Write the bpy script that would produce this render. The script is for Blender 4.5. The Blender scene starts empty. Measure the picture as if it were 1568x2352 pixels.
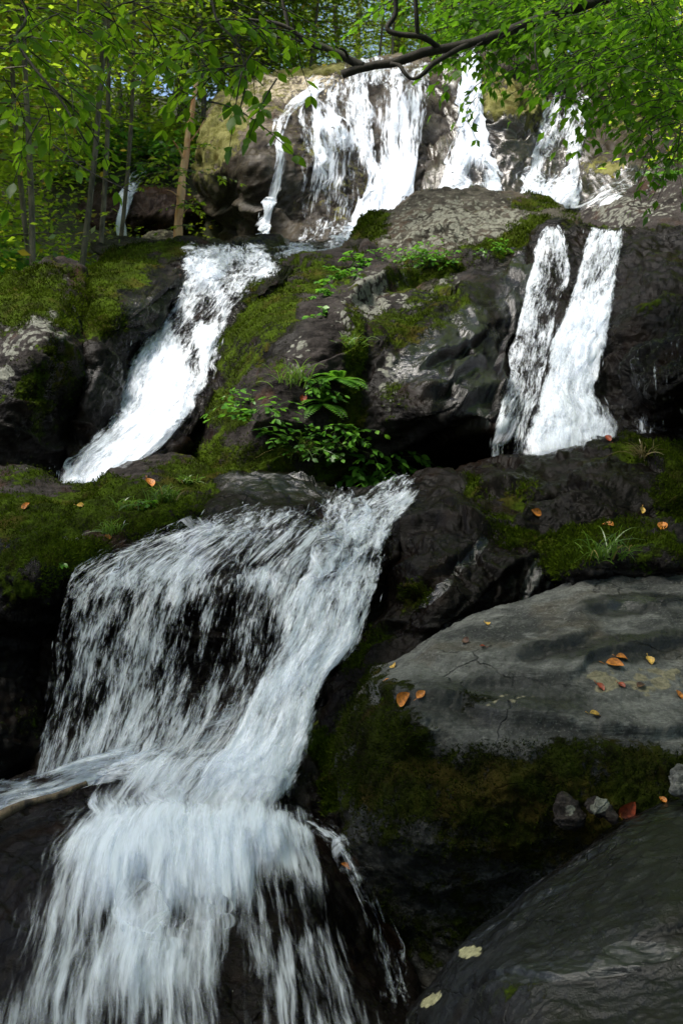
import bpy, math, random
import numpy as np
from mathutils import Vector, Matrix
from mathutils.bvhtree import BVHTree

# ------------------------------------------------------------------ camera, sky, sun, exposure
S = bpy.context.scene
COL = S.collection
FPX, CX, CY, ZC = 3231.0, 784.0, 1176.0, 2.0      # focal length and centre of the picture in a 1568 x 2352 frame
cd = bpy.data.cameras.new("camera")
cam = bpy.data.objects.new("camera", cd); COL.objects.link(cam)
cam.location = (0, 0, ZC); cam.rotation_euler = (math.radians(90), 0, 0)
cd.sensor_fit = 'VERTICAL'; cd.sensor_height = 24.0; cd.lens = 24.0 * FPX / 2352.0
cd.clip_start = 0.1; cd.clip_end = 1000
cd.dof.use_dof = True; cd.dof.focus_distance = 8.0; cd.dof.aperture_fstop = 4.0
S.camera = cam
SUN_EL, SUN_AZ = math.radians(62), math.radians(244)   # sun high, from the left and a little behind, softened by thin cloud
w = bpy.data.worlds.new("World"); S.world = w; w.use_nodes = True
nt = w.node_tree; nt.nodes.clear()
sk = nt.nodes.new('ShaderNodeTexSky'); sk.sky_type = 'NISHITA'; sk.sun_disc = False
sk.sun_elevation = SUN_EL; sk.sun_rotation = SUN_AZ; sk.altitude = 800; sk.dust_density = 3.5; sk.ozone_density = 1.2
bg = nt.nodes.new('ShaderNodeBackground'); bg.inputs['Strength'].default_value = 0.14
wo = nt.nodes.new('ShaderNodeOutputWorld')
nt.links.new(sk.outputs[0], bg.inputs[0]); nt.links.new(bg.outputs[0], wo.inputs[0])
sd = bpy.data.lights.new("sun", 'SUN'); sd.energy = 5.0; sd.angle = math.radians(25); sd.color = (1.0, 0.95, 0.86)
sun = bpy.data.objects.new("sun", sd); COL.objects.link(sun)
sdir = Vector((math.sin(SUN_AZ) * math.cos(SUN_EL), math.cos(SUN_AZ) * math.cos(SUN_EL), math.sin(SUN_EL)))
sun.rotation_euler = sdir.to_track_quat('Z', 'Y').to_euler(); sun.location = (6, 10, 30)
S.view_settings.view_transform = 'Standard'; S.view_settings.look = 'None'
S.view_settings.exposure = 0.95; S.view_settings.gamma = 1.0
S.cycles.use_denoising = True
S.cycles.max_bounces = 8; S.cycles.transparent_max_bounces = 24; S.cycles.diffuse_bounces = 4
S.cycles.transmission_bounces = 6; S.cycles.glossy_bounces = 3
S.cycles.sample_clamp_indirect = 4.0; S.cycles.caustics_reflective = False; S.cycles.caustics_refractive = False

# ------------------------------------------------------------------ numeric helpers
def at(px, py, Y):
    return np.stack([(px - CX) / FPX * Y, Y + 0 * px, ZC + (CY - py) / FPX * Y], -1)

def _hash(ix, iy, iz, seed):
    h = (ix.astype(np.uint32) * np.uint32(374761393) + iy.astype(np.uint32) * np.uint32(668265263)
         + iz.astype(np.uint32) * np.uint32(2147483647) + np.uint32(seed * 7919 + 13))
    h ^= h >> np.uint32(13); h *= np.uint32(1274126177); h ^= h >> np.uint32(16)
    h *= np.uint32(2246822519); h ^= h >> np.uint32(13)
    return h

def noise(P, seed=0):                                   # 3D gradient noise, about -1..1
    P = np.asarray(P, float); i = np.floor(P); f = P - i
    i = i.astype(np.int64); u = f * f * f * (f * (f * 6 - 15) + 10)
    out = np.zeros(len(P))
    for dx in (0, 1):
        wx = u[:, 0] if dx else 1 - u[:, 0]
        for dy in (0, 1):
            wy = u[:, 1] if dy else 1 - u[:, 1]
            for dz in (0, 1):
                wz = u[:, 2] if dz else 1 - u[:, 2]
                h = _hash(i[:, 0] + dx, i[:, 1] + dy, i[:, 2] + dz, seed)
                gx = (h & np.uint32(1023)) / 511.5 - 1; gy = ((h >> np.uint32(10)) & np.uint32(1023)) / 511.5 - 1
                gz = ((h >> np.uint32(20)) & np.uint32(1023)) / 511.5 - 1
                out += wx * wy * wz * (gx * (f[:, 0] - dx) + gy * (f[:, 1] - dy) + gz * (f[:, 2] - dz))
    return out * 1.4

def fbm(P, seed=0, octv=5, gain=0.5, lac=2.03):
    a, t = 1.0, 0
    P = np.asarray(P, float).copy()
    for k in range(octv):
        t = t + a * noise(P, seed + k); a *= gain; P = P * lac + 3.7
    return t

def ridged(P, seed=0, octv=4):
    a, t = 1.0, 0
    P = np.asarray(P, float).copy()
    for k in range(octv):
        t = t + a * (1 - 2 * np.abs(noise(P, seed + k))); a *= 0.5; P = P * 2.1 + 1.3
    return t

def sstep(a, b, x):
    t = np.clip((x - a) / (b - a), 0, 1); return t * t * (3 - 2 * t)

def catmull(pts, n, closed=False):                      # resample a polyline as a smooth curve at n even steps
    p = np.asarray(pts, float)
    q = np.vstack([p[-1], p, p[0], p[1]]) if closed else np.vstack([2 * p[0] - p[1], p, 2 * p[-1] - p[-2]])
    m = len(p) if closed else len(p) - 1
    out = []
    t = np.linspace(0, 1, 24, endpoint=False)[:, None]
    for k in range(m):
        a, b, c, d = q[k], q[k + 1], q[k + 2], q[k + 3]
        out.append(0.5 * (2 * b + (c - a) * t + (2 * a - 5 * b + 4 * c - d) * t ** 2 + (3 * b - a - 3 * c + d) * t ** 3))
    out = np.vstack(out + [q[m + 1][None]])
    s = np.r_[0, np.cumsum(np.linalg.norm(np.diff(out[:, :2], axis=0), axis=1) + 1e-9)]
    tt = np.linspace(0, s[-1], n, endpoint=not closed)
    return np.stack([np.interp(tt, s, out[:, k]) for k in range(p.shape[1])], -1)

class MB:                                               # gathers numpy pieces into one mesh
    def __init__(self): self.v, self.f, self.n, self.a = [], [], 0, {}
    def add(self, V, F, **attr):
        V = np.asarray(V, float); self.v.append(V)
        for fa in (F if isinstance(F, list) else [F]): self.f.append(np.asarray(fa, np.int64) + self.n)
        for k in set(self.a) | set(attr):
            x = attr.get(k, 0.0); x = np.broadcast_to(np.asarray(x, float), (len(V),))
            self.a.setdefault(k, [np.zeros(self.n)] if self.n else []).append(x)
        self.n += len(V)
    def mesh(self, name, mat, smooth=True):
        V = np.vstack(self.v); me = bpy.data.meshes.new(name)
        me.vertices.add(len(V)); me.vertices.foreach_set('co', V.astype(np.float32).ravel())
        fl = [f for f in self.f if len(f)]
        idx = np.concatenate([f.ravel() for f in fl]); cnt = np.concatenate([np.full(len(f), f.shape[1]) for f in fl])
        me.loops.add(len(idx)); me.loops.foreach_set('vertex_index', idx.astype(np.int32))
        me.polygons.add(len(cnt)); me.polygons.foreach_set('loop_start', np.r_[0, np.cumsum(cnt)[:-1]].astype(np.int32))
        me.polygons.foreach_set('use_smooth', np.full(len(cnt), smooth))
        me.update(calc_edges=True)
        for k, xs in self.a.items():
            at_ = me.attributes.new(k, 'FLOAT', 'POINT'); at_.data.foreach_set('value', np.concatenate(xs).astype(np.float32))
        me.materials.append(mat)
        return me

def obj(name, me, parent=None, loc=None):
    o = bpy.data.objects.new(name, me); COL.objects.link(o)
    if parent: o.parent = parent
    if loc is not None: o.location = loc
    return o
def tag(o, label=None, cat=None, group=None, kind=None):
    if label: o['label'] = label
    if cat: o['category'] = cat
    if group: o['group'] = group
    if kind: o['kind'] = kind
    return o
def thing(name, label, cat, loc=(0, 0, 0), group=None):
    return tag(obj(name, None, loc=loc), label, cat, group)

def tube_np(pts, rad, ns=8):
    p = np.asarray(pts, float); rad = np.broadcast_to(np.asarray(rad, float), (len(p),))
    T = np.gradient(p, axis=0); T /= np.linalg.norm(T, axis=1)[:, None] + 1e-9
    up = np.where(np.abs(T[:, 2:3]) > 0.9, np.array([[1., 0, 0]]), np.array([[0, 0, 1.]]))
    A = np.cross(T, up); A /= np.linalg.norm(A, axis=1)[:, None] + 1e-9; B = np.cross(T, A)
    for k in range(1, len(p)):                          # keep the ring from twisting
        a = A[k - 1] - T[k] * np.dot(A[k - 1], T[k]); A[k] = a / (np.linalg.norm(a) + 1e-9); B[k] = np.cross(T[k], A[k])
    th = np.linspace(0, 2 * np.pi, ns, endpoint=False)
    V = p[:, None] + rad[:, None, None] * (np.cos(th)[None, :, None] * A[:, None] + np.sin(th)[None, :, None] * B[:, None])
    n = len(p); i = np.arange(n - 1)[:, None] * ns; j = np.arange(ns)[None]; k = (j + 1) % ns
    F = np.stack([i + j, i + k, i + ns + k, i + ns + j], -1).reshape(-1, 4)
    V = V.reshape(-1, 3)
    caps = [np.stack([np.full(ns, n * ns), (np.arange(ns) + 1) % ns, np.arange(ns)], -1),
            np.stack([np.full(ns, n * ns + 1), (n - 1) * ns + np.arange(ns), (n - 1) * ns + (np.arange(ns) + 1) % ns], -1)]
    return np.vstack([V, p[0], p[-1]]), [F] + caps

# ------------------------------------------------------------------ node helper
class NT:
    def __init__(self, name):
        self.m = bpy.data.materials.new(name); self.m.use_nodes = True
        self.t = self.m.node_tree; self.t.nodes.clear()
    def put(self, s, v):
        if v is None: return
        if hasattr(v, 'is_linked') or isinstance(v, bpy.types.NodeSocket): self.t.links.new(v, s)
        else: s.default_value = v
    def n(self, typ, ins=None, out=0, **kw):
        x = self.t.nodes.new('ShaderNode' + typ)
        for k, v in kw.items(): setattr(x, k, v)
        for k, v in (ins or {}).items(): self.put(x.inputs[k], v)
        return x.outputs[out]
    def math(self, op, a, b=0.0, c=0.0):
        return self.n('Math', {0: a, 1: b, 2: c}, operation=op)
    def rng(self, v, a, b, c=0.0, d=1.0, smooth=True):
        return self.n('MapRange', {0: v, 1: a, 2: b, 3: c, 4: d}, interpolation_type='SMOOTHSTEP' if smooth else 'LINEAR')
    def mix(self, f, a, b, blend='MIX'):
        x = self.t.nodes.new('ShaderNodeMix'); x.data_type = 'RGBA'; x.blend_type = blend
        self.put(x.inputs[0], f); self.put(x.inputs[6], a); self.put(x.inputs[7], b); return x.outputs[2]
    def noise(self, vec, scale, detail=5.0, rough=0.55, dist=0.0):
        return self.n('TexNoise', {'Vector': vec, 'Scale': scale, 'Detail': detail, 'Roughness': rough, 'Distortion': dist})
    def attr(self, name, out=2):
        return self.n('Attribute', attribute_name=name, out=out)
    def map(self, vec, scale=(1, 1, 1), rot=(0, 0, 0), loc=(0, 0, 0)):
        return self.n('Mapping', {'Vector': vec, 'Scale': scale, 'Rotation': rot, 'Location': loc})
    def out(self, shader):
        self.t.links.new(shader, self.t.nodes.new('ShaderNodeOutputMaterial').inputs[0]); return self.m

def c4(c): return (c[0], c[1], c[2], 1.0)

def rock_mat(name, dark, light, lich=(0.15, 0.152, 0.13), moss1=(0.012, 0.016, 0.002), moss2=(0.045, 0.070, 0.004), strata=(0.4, 0.3, 0.0), rust=(0.07, 0.03, 0.012), spec0=0.07):
    N = NT(name)
    pos = N.n('NewGeometry'); nrm = N.n('NewGeometry', out=1)
    nA = N.noise(pos, 1.7, 8, 0.62); nB = N.noise(pos, 9.0, 7, 0.65); nC = N.noise(pos, 40.0, 5, 0.6)
    st = N.noise(N.map(pos, (1.2, 1.2, 16.0), strata), 1.6, 6, 0.6, 0.4)
    f = N.math('ADD', N.math('MULTIPLY', nA, 0.5), N.math('ADD', N.math('MULTIPLY', nB, 0.25), N.math('MULTIPLY', st, 0.25)))
    col = N.mix(N.rng(f, 0.40, 0.60), c4(dark), c4(light))
    col = N.mix(N.rng(N.noise(N.map(pos, loc=(7, 3, 1)), 2.3, 5), 0.52, 0.72, 0, 0.55), col, c4(rust))
    col = N.mix(N.rng(nC, 0.3, 0.7, 0.0, 1.0), N.mix(0.35, col, (0, 0, 0, 1)), col)
    # joints and hairline cracks, speckled grain, pale veins along the layering
    wv = N.n('VectorMath', {0: N.map(pos, (1.0, 1.0, 2.1), (0.5, 0.35, 0.2)), 1: N.n('VectorMath', {0: N.n('TexNoise', {'Vector': pos, 'Scale': 2.6, 'Detail': 6.0}, out=1), 1: (0.55, 0.55, 0.55)}, operation='MULTIPLY')}, operation='ADD')
    ck = N.n('TexVoronoi', {'Vector': wv, 'Scale': 1.5}, feature='DISTANCE_TO_EDGE')
    crack = N.math('MULTIPLY', N.rng(ck, 0.0, 0.013, 1.0, 0.0), N.rng(N.noise(pos, 1.3, 3), 0.45, 0.6))
    gr = N.noise(pos, 75.0, 4, 0.7)
    col = N.mix(N.rng(gr, 0.54, 0.72, 0, 0.45), col, c4([x * 1.9 + 0.01 for x in light]))
    col = N.mix(N.rng(gr, 0.46, 0.30, 0, 0.6), col, c4([x * 0.5 for x in dark]))
    vein = N.math('MULTIPLY', N.rng(N.math('ABSOLUTE', N.math('SUBTRACT', st, 0.5)), 0.0, 0.03, 1.0, 0.0), N.rng(nB, 0.45, 0.6))
    col = N.mix(N.math('MULTIPLY', vein, 0.35), col, c4([x * 1.8 for x in light]))
    col = N.mix(N.math('MULTIPLY', crack, 0.5), col, (0.003, 0.0025, 0.002, 1))
    wet = N.attr('wet')
    wetf = N.rng(N.math('ADD', wet, N.math('MULTIPLY', N.math('SUBTRACT', nA, 0.5), 0.9)), 0.2, 0.75)
    col = N.mix(wetf, col, N.mix(0.8, col, c4([x * 0.3 for x in dark])))
    # lichen: crusty pale islands
    la = N.attr('lichen')
    vor = N.n('TexVoronoi', {'Vector': N.mix(0.06, pos, N.n('TexNoise', {'Vector': pos, 'Scale': 14.0, 'Detail': 5.0}, out=1)), 'Scale': 15.0, 'Randomness': 1.0})
    lf = N.math('ADD', N.math('MULTIPLY', la, 0.9), N.math('SUBTRACT', N.math('MULTIPLY', N.noise(pos, 6.5, 7, 0.7), 1.0), N.math('MULTIPLY', vor, 0.75)))
    lfac = N.math('MULTIPLY', N.rng(lf, 0.62, 0.76), N.rng(la, 0.02, 0.2))
    col = N.mix(lfac, col, N.mix(N.rng(nC, 0.35, 0.65), c4([x * 0.55 for x in lich]), c4(lich)))
    # moss
    ma = N.attr('moss')
    nz = N.n('SeparateXYZ', {0: nrm}, out=2)
    mn = N.math('ADD', N.math('MULTIPLY', N.math('SUBTRACT', N.noise(pos, 3.2, 6, 0.65), 0.5), 2.0), N.math('ADD', N.math('MULTIPLY', N.math('SUBTRACT', nB, 0.5), 1.2), N.math('MULTIPLY', N.math('SUBTRACT', nC, 0.5), 0.7)))
    mv = N.math('ADD', N.math('ADD', N.math('MULTIPLY', ma, 0.88), mn), N.math('MULTIPLY', nz, 0.12))
    mfac = N.math('MULTIPLY', N.rng(mv, 0.46, 0.66), N.rng(ma, 0.05, 0.2))
    nM = N.noise(pos, 55.0, 5, 0.75); nM2 = N.noise(pos, 5.0, 6, 0.7)
    mcol = N.mix(N.rng(N.math('ADD', N.math('MULTIPLY', nM2, 0.6), N.math('MULTIPLY', nM, 0.4)), 0.40, 0.62), c4(moss1), c4(moss2))
    mcol = N.mix(N.rng(N.noise(N.map(pos, loc=(2, 9, 4)), 2.6, 5), 0.5, 0.7, 0, 0.7), mcol, (0.05, 0.036, 0.008, 1))
    col = N.mix(mfac, col, mcol)
    rough = N.math('ADD', N.rng(wetf, 0, 1, 0.75, 0.26, False), N.math('MULTIPLY', N.rng(nB, 0.35, 0.7), 0.14))
    rough = N.n('Mix', {0: N.rng(wet, 1.1, 1.35), 2: rough, 3: 0.18}, data_type='FLOAT')
    rough = N.n('Mix', {0: N.math('MAXIMUM', mfac, lfac), 2: rough, 3: 0.95}, data_type='FLOAT')
    h = N.math('ADD', N.math('MULTIPLY', nB, 0.4), N.math('ADD', N.math('MULTIPLY', nC, 0.4), N.math('MULTIPLY', st, 0.45)))
    h = N.math('ADD', h, N.math('MULTIPLY', mfac, N.math('ADD', N.math('MULTIPLY', nM, 1.3), 0.3)))
    h = N.math('ADD', h, N.math('ADD', N.math('MULTIPLY', lfac, 0.05), N.math('MULTIPLY', N.noise(pos, 120.0, 3, 0.65), 0.22)))
    h = N.math('SUBTRACT', h, N.math('MULTIPLY', crack, 0.7))
    bmp = N.n('Bump', {'Strength': 0.8, 'Distance': 0.02, 'Height': h})
    shn = N.rng(N.math('ADD', wet, N.math('MULTIPLY', N.math('SUBTRACT', nA, 0.5), 0.6)), 1.08, 1.4, spec0, 0.65)
    spec = N.n('Mix', {0: mfac, 2: shn, 3: 0.05}, data_type='FLOAT')
    return N.out(N.n('BsdfPrincipled', {'Base Color': col, 'Roughness': rough, 'Specular IOR Level': spec, 'Normal': bmp}))

M_DARK = rock_mat('wet_dark_rock', (0.006, 0.0045, 0.0035), (0.028, 0.021, 0.017))
M_MID = rock_mat('mossy_rock', (0.008, 0.0065, 0.006), (0.040, 0.034, 0.032), moss2=(0.044, 0.073, 0.004))
M_KNOLL = rock_mat('lichened_rock', (0.016, 0.014, 0.011), (0.075, 0.068, 0.054), lich=(0.16, 0.16, 0.13))
M_CLIFF = rock_mat('cliff_rock', (0.04, 0.032, 0.025), (0.24, 0.20, 0.15), moss1=(0.06, 0.06, 0.012), moss2=(0.20, 0.19, 0.075), lich=(0.42, 0.36, 0.25))
M_RED = rock_mat('reddish_rock', (0.03, 0.018, 0.013), (0.12, 0.075, 0.055), rust=(0.16, 0.05, 0.015))
M_GREY = rock_mat('grey_boulder', (0.032, 0.033, 0.032), (0.135, 0.135, 0.125), lich=(0.20, 0.18, 0.12), moss1=(0.005, 0.005, 0.0015), moss2=(0.022, 0.030, 0.003), strata=(0.25, -0.25, 0.4), rust=(0.075, 0.06, 0.04), spec0=0.15)
M_NEAR = rock_mat('smooth_wet_boulder', (0.008, 0.008, 0.0075), (0.036, 0.035, 0.032), lich=(0.34, 0.32, 0.18), strata=(0.2, -0.6, 0.5), rust=(0.045, 0.022, 0.008), spec0=0.3)

def ground_mat():
    N = NT('forest_floor'); pos = N.n('NewGeometry')
    a = N.noise(pos, 0.8, 7, 0.6); b = N.noise(pos, 12, 5, 0.7)
    col = N.mix(N.rng(a, 0.4, 0.6), (0.012, 0.012, 0.005, 1), (0.035, 0.035, 0.012, 1))
    col = N.mix(N.rng(b, 0.5, 0.7), col, (0.03, 0.055, 0.008, 1))
    bmp = N.n('Bump', {'Strength': 0.6, 'Distance': 0.06, 'Height': b})
    return N.out(N.n('BsdfPrincipled', {'Base Color': col, 'Roughness': 0.9, 'Normal': bmp}))

def leaf_mat(name, d, l, t, tr=0.5, gloss=0.04, odd=None):
    N = NT(name); r = N.attr('rnd')
    col = N.mix(r, c4(d), c4(l)); tc = N.mix(r, c4([x * 0.65 for x in t]), c4(t))
    if odd:
        k = N.rng(N.math('FRACT', N.math('MULTIPLY', r, 37.0)), 0.93, 0.96)
        col = N.mix(k, col, c4(odd)); tc = N.mix(k, tc, c4(odd))
    s = N.n('MixShader', {0: tr, 1: N.n('BsdfDiffuse', {'Color': col}), 2: N.n('BsdfTranslucent', {'Color': tc})})
    s = N.n('MixShader', {0: gloss, 1: s, 2: N.n('BsdfGlossy', {'Color': (1, 1, 1, 1), 'Roughness': 0.38})})
    return N.out(s)
M_LEAF_NEAR = leaf_mat('beech_leaf', (0.03, 0.09, 0.006), (0.08, 0.17, 0.012), (0.30, 0.54, 0.02), gloss=0.015)
M_LEAF_RIGHT = leaf_mat('maple_leaf', (0.03, 0.09, 0.006), (0.09, 0.19, 0.012), (0.22, 0.48, 0.02), gloss=0.015)
M_LEAF_FAR = leaf_mat('forest_leaf', (0.045, 0.11, 0.008), (0.15, 0.23, 0.015), (0.42, 0.60, 0.03), tr=0.62, odd=(0.35, 0.28, 0.03))
M_LEAF_LOW = leaf_mat('ground_leaf', (0.04, 0.13, 0.014), (0.11, 0.26, 0.025), (0.18, 0.44, 0.03), tr=0.4, gloss=0.025)
M_GRASS = leaf_mat('grass_blade', (0.035, 0.09, 0.012), (0.13, 0.22, 0.03), (0.2, 0.35, 0.04), tr=0.4, odd=(0.32, 0.24, 0.09))
M_DRY = leaf_mat('dry_grass', (0.12, 0.09, 0.03), (0.28, 0.22, 0.10), (0.3, 0.24, 0.1), tr=0.3)

def bark_mat(name, a, b, sc=14, moss=0.0):
    N = NT(name); pos = N.n('NewGeometry')
    n1 = N.noise(N.map(pos, (1, 1, 0.25)), sc, 6, 0.65); n2 = N.noise(pos, 3.0, 4)
    col = N.mix(N.rng(n1, 0.35, 0.65), c4(a), c4(b))
    if moss: col = N.mix(N.rng(n2, 0.5, 0.65, 0, moss), col, (0.05, 0.075, 0.012, 1))
    bmp = N.n('Bump', {'Strength': 0.7, 'Distance': 0.02, 'Height': n1})
    return N.out(N.n('BsdfPrincipled', {'Base Color': col, 'Roughness': 0.85, 'Normal': bmp}))
M_BARK = bark_mat('grey_bark', (0.05, 0.042, 0.03), (0.17, 0.14, 0.10))
M_BARK_DARK = bark_mat('dark_bark', (0.010, 0.008, 0.006), (0.035, 0.028, 0.02), moss=0.25)
M_BARK_PINK = bark_mat('peeled_bark', (0.50, 0.21, 0.09), (0.80, 0.50, 0.29), 7)
M_BARK_LOG = bark_mat('mottled_bark', (0.015, 0.010, 0.007), (0.13, 0.095, 0.055), 22)

def water_mat(name, tint=(0.83, 0.88, 0.96), us=1.0, vs=1.0, lo=-0.1, hi=0.75, k=6.0):
    N = NT(name)
    vec = N.n('CombineXYZ', {0: N.attr('fu'), 1: N.attr('fv'), 2: N.attr('fs')})
    wob = N.n('TexNoise', {'Vector': N.map(vec, (3 * us, 1.6 * us, 1)), 'Scale': 1.0, 'Detail': 2.0}, out=1)
    v2 = N.n('VectorMath', {0: vec, 1: N.n('VectorMath', {0: N.n('VectorMath', {0: wob, 1: (0.5, 0.5, 0.5)}, operation='SUBTRACT'), 1: (0.10 / us, 0.10 / us, 0.3)}, operation='MULTIPLY')}, operation='ADD')
    n0 = N.noise(N.map(v2, (8 * us, 1.8 * us * vs, 1)), 1.0, 3, 0.5)
    n1 = N.noise(N.map(v2, (34 * us, 3.2 * us * vs, 1), loc=(3, 1, 5)), 1.0, 3, 0.55)
    n2 = N.noise(N.map(v2, (95 * us, 13.0 * us * vs, 1), loc=(8, 4, 2)), 1.0, 3, 0.6)
    comb = N.math('ADD', N.math('MULTIPLY', n0, 0.32), N.math('ADD', N.math('MULTIPLY', n1, 0.40), N.math('MULTIPLY', n2, 0.28)))
    den = N.attr('dens')
    a = N.math('ADD', N.math('MULTIPLY', N.math('SUBTRACT', comb, 0.5), k), N.math('SUBTRACT', N.math('MULTIPLY', den, 2.0), 1.15))
    alpha = N.math('MULTIPLY', N.rng(a, lo, hi), N.rng(den, 0.0, 0.12))
    bmp = N.n('Bump', {'Strength': 0.2, 'Distance': 0.04, 'Height': comb})
    s = N.n('BsdfPrincipled', {'Base Color': c4(tint), 'Roughness': 0.35, 'Specular IOR Level': 0.5, 'Normal': bmp})
    s = N.n('MixShader', {0: 0.38, 1: s, 2: N.n('BsdfTranslucent', {'Color': c4(tint), 'Normal': bmp})})
    s = N.n('MixShader', {0: N.math('MULTIPLY', alpha, 0.96), 1: N.n('BsdfTransparent'), 2: s})
    return N.out(s)
M_WATER = water_mat('white_water', vs=1.5, lo=-0.3, hi=1.0, k=6.5); M_WATER_FAR = water_mat('far_white_water', us=0.42); M_WATER_SOFT = water_mat('blurred_white_water', us=0.75, vs=0.55, lo=-0.35, hi=1.05, k=5.5); M_MIST = water_mat('mist', us=0.3, vs=2.2, lo=-0.3, hi=1.9, k=5.0)
def foam_mat():
    N = NT('water_drops')
    s = N.n('MixShader', {0: 0.4, 1: N.n('BsdfPrincipled', {'Base Color': (0.84, 0.88, 0.93, 1), 'Roughness': 0.25, 'Specular IOR Level': 0.6}), 2: N.n('BsdfTranslucent', {'Color': (0.84, 0.88, 0.93, 1)})})
    return N.out(N.n('MixShader', {0: 0.32, 1: N.n('BsdfTransparent'), 2: s}))
M_FOAM = foam_mat()

# ------------------------------------------------------------------ the ground
def gz(x, y):
    x = np.asarray(x, float); y = np.asarray(y, float)
    z = np.interp(y, [-8, 3, 6, 8, 9.5, 11, 13, 15, 18, 20, 24.5, 28, 35, 60, 130], [-0.8, -0.7, -0.6, -0.3, 0.7, 1.2, 2.2, 3.6, 4.5, 4.9, 5.2, 8.9, 11.0, 19, 36])
    z = z + 0.22 * np.clip(-x - 2.6, 0, 30) * sstep(9, 15, y) * (1 - 0.3 * sstep(20, 40, y))
    z = z + 0.30 * np.clip(x - 3.6, 0, 30) * sstep(6, 12, y)
    return z
def build_ground():
    xs = np.concatenate([np.linspace(-70, -14, 40), np.linspace(-13.6, 13.6, 160), np.linspace(14, 70, 40)])
    ys = np.concatenate([np.linspace(-8, 32, 220), np.linspace(32.6, 130, 80)])
    X, Y = np.meshgrid(xs, ys); P = np.stack([X.ravel(), Y.ravel(), gz(X, Y).ravel()], -1)
    P[:, 2] += 0.22 * fbm(P * [0.5, 0.5, 0], 5, 5)
    nx = len(xs); i = np.arange(len(ys) - 1)[:, None] * nx + np.arange(nx - 1)[None]; i = i.ravel()
    b = MB(); b.add(P, np.stack([i, i + 1, i + nx + 1, i + nx], -1))
    return tag(obj('ground', b.mesh('ground', ground_mat())), kind='structure')
build_ground()

# ------------------------------------------------------------------ rocks
ROCK = {}; MOSSY = {}
def blobs(px, py, bl):
    out = np.zeros(len(px))
    for b in bl:
        x, y, rx, ry, v = b[:5]; an = math.radians(b[5]) if len(b) > 5 else 0.0
        dx, dy = px - x, py - y
        u = (dx * math.cos(an) + dy * math.sin(an)) / rx; q = (-dx * math.sin(an) + dy * math.cos(an)) / ry
        g = np.exp(-(u * u + q * q) ** 2)
        out = np.where(np.abs(v * g) > np.abs(out), v * g, out) if v > 0 else out + v * g
    return out
def rbf(ctrl):
    c = np.asarray(ctrl, float); p = c[:, :2] / 100; k0 = 0.8
    K = np.sqrt(((p[:, None] - p[None]) ** 2).sum(-1) + k0 * k0); n = len(c)
    A = np.zeros((n + 3, n + 3)); A[:n, :n] = K + np.eye(n) * 0.02; A[:n, n] = A[n, :n] = 1; A[:n, n + 1:] = p; A[n + 1:, :n] = p.T
    if n < 4: A[:n, :n] = np.eye(n) * 1e-3
    wv = np.linalg.lstsq(A, np.r_[c[:, 2], 0, 0, 0], rcond=None)[0]
    def f(x, y):
        q = np.stack([x, y], -1) / 100
        Kq = np.sqrt(((q[:, None] - p[None]) ** 2).sum(-1) + k0 * k0) if n >= 4 else np.zeros((len(q), n))
        return Kq @ wv[:n] + wv[n] + q @ wv[n + 1:]
    return f

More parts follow.
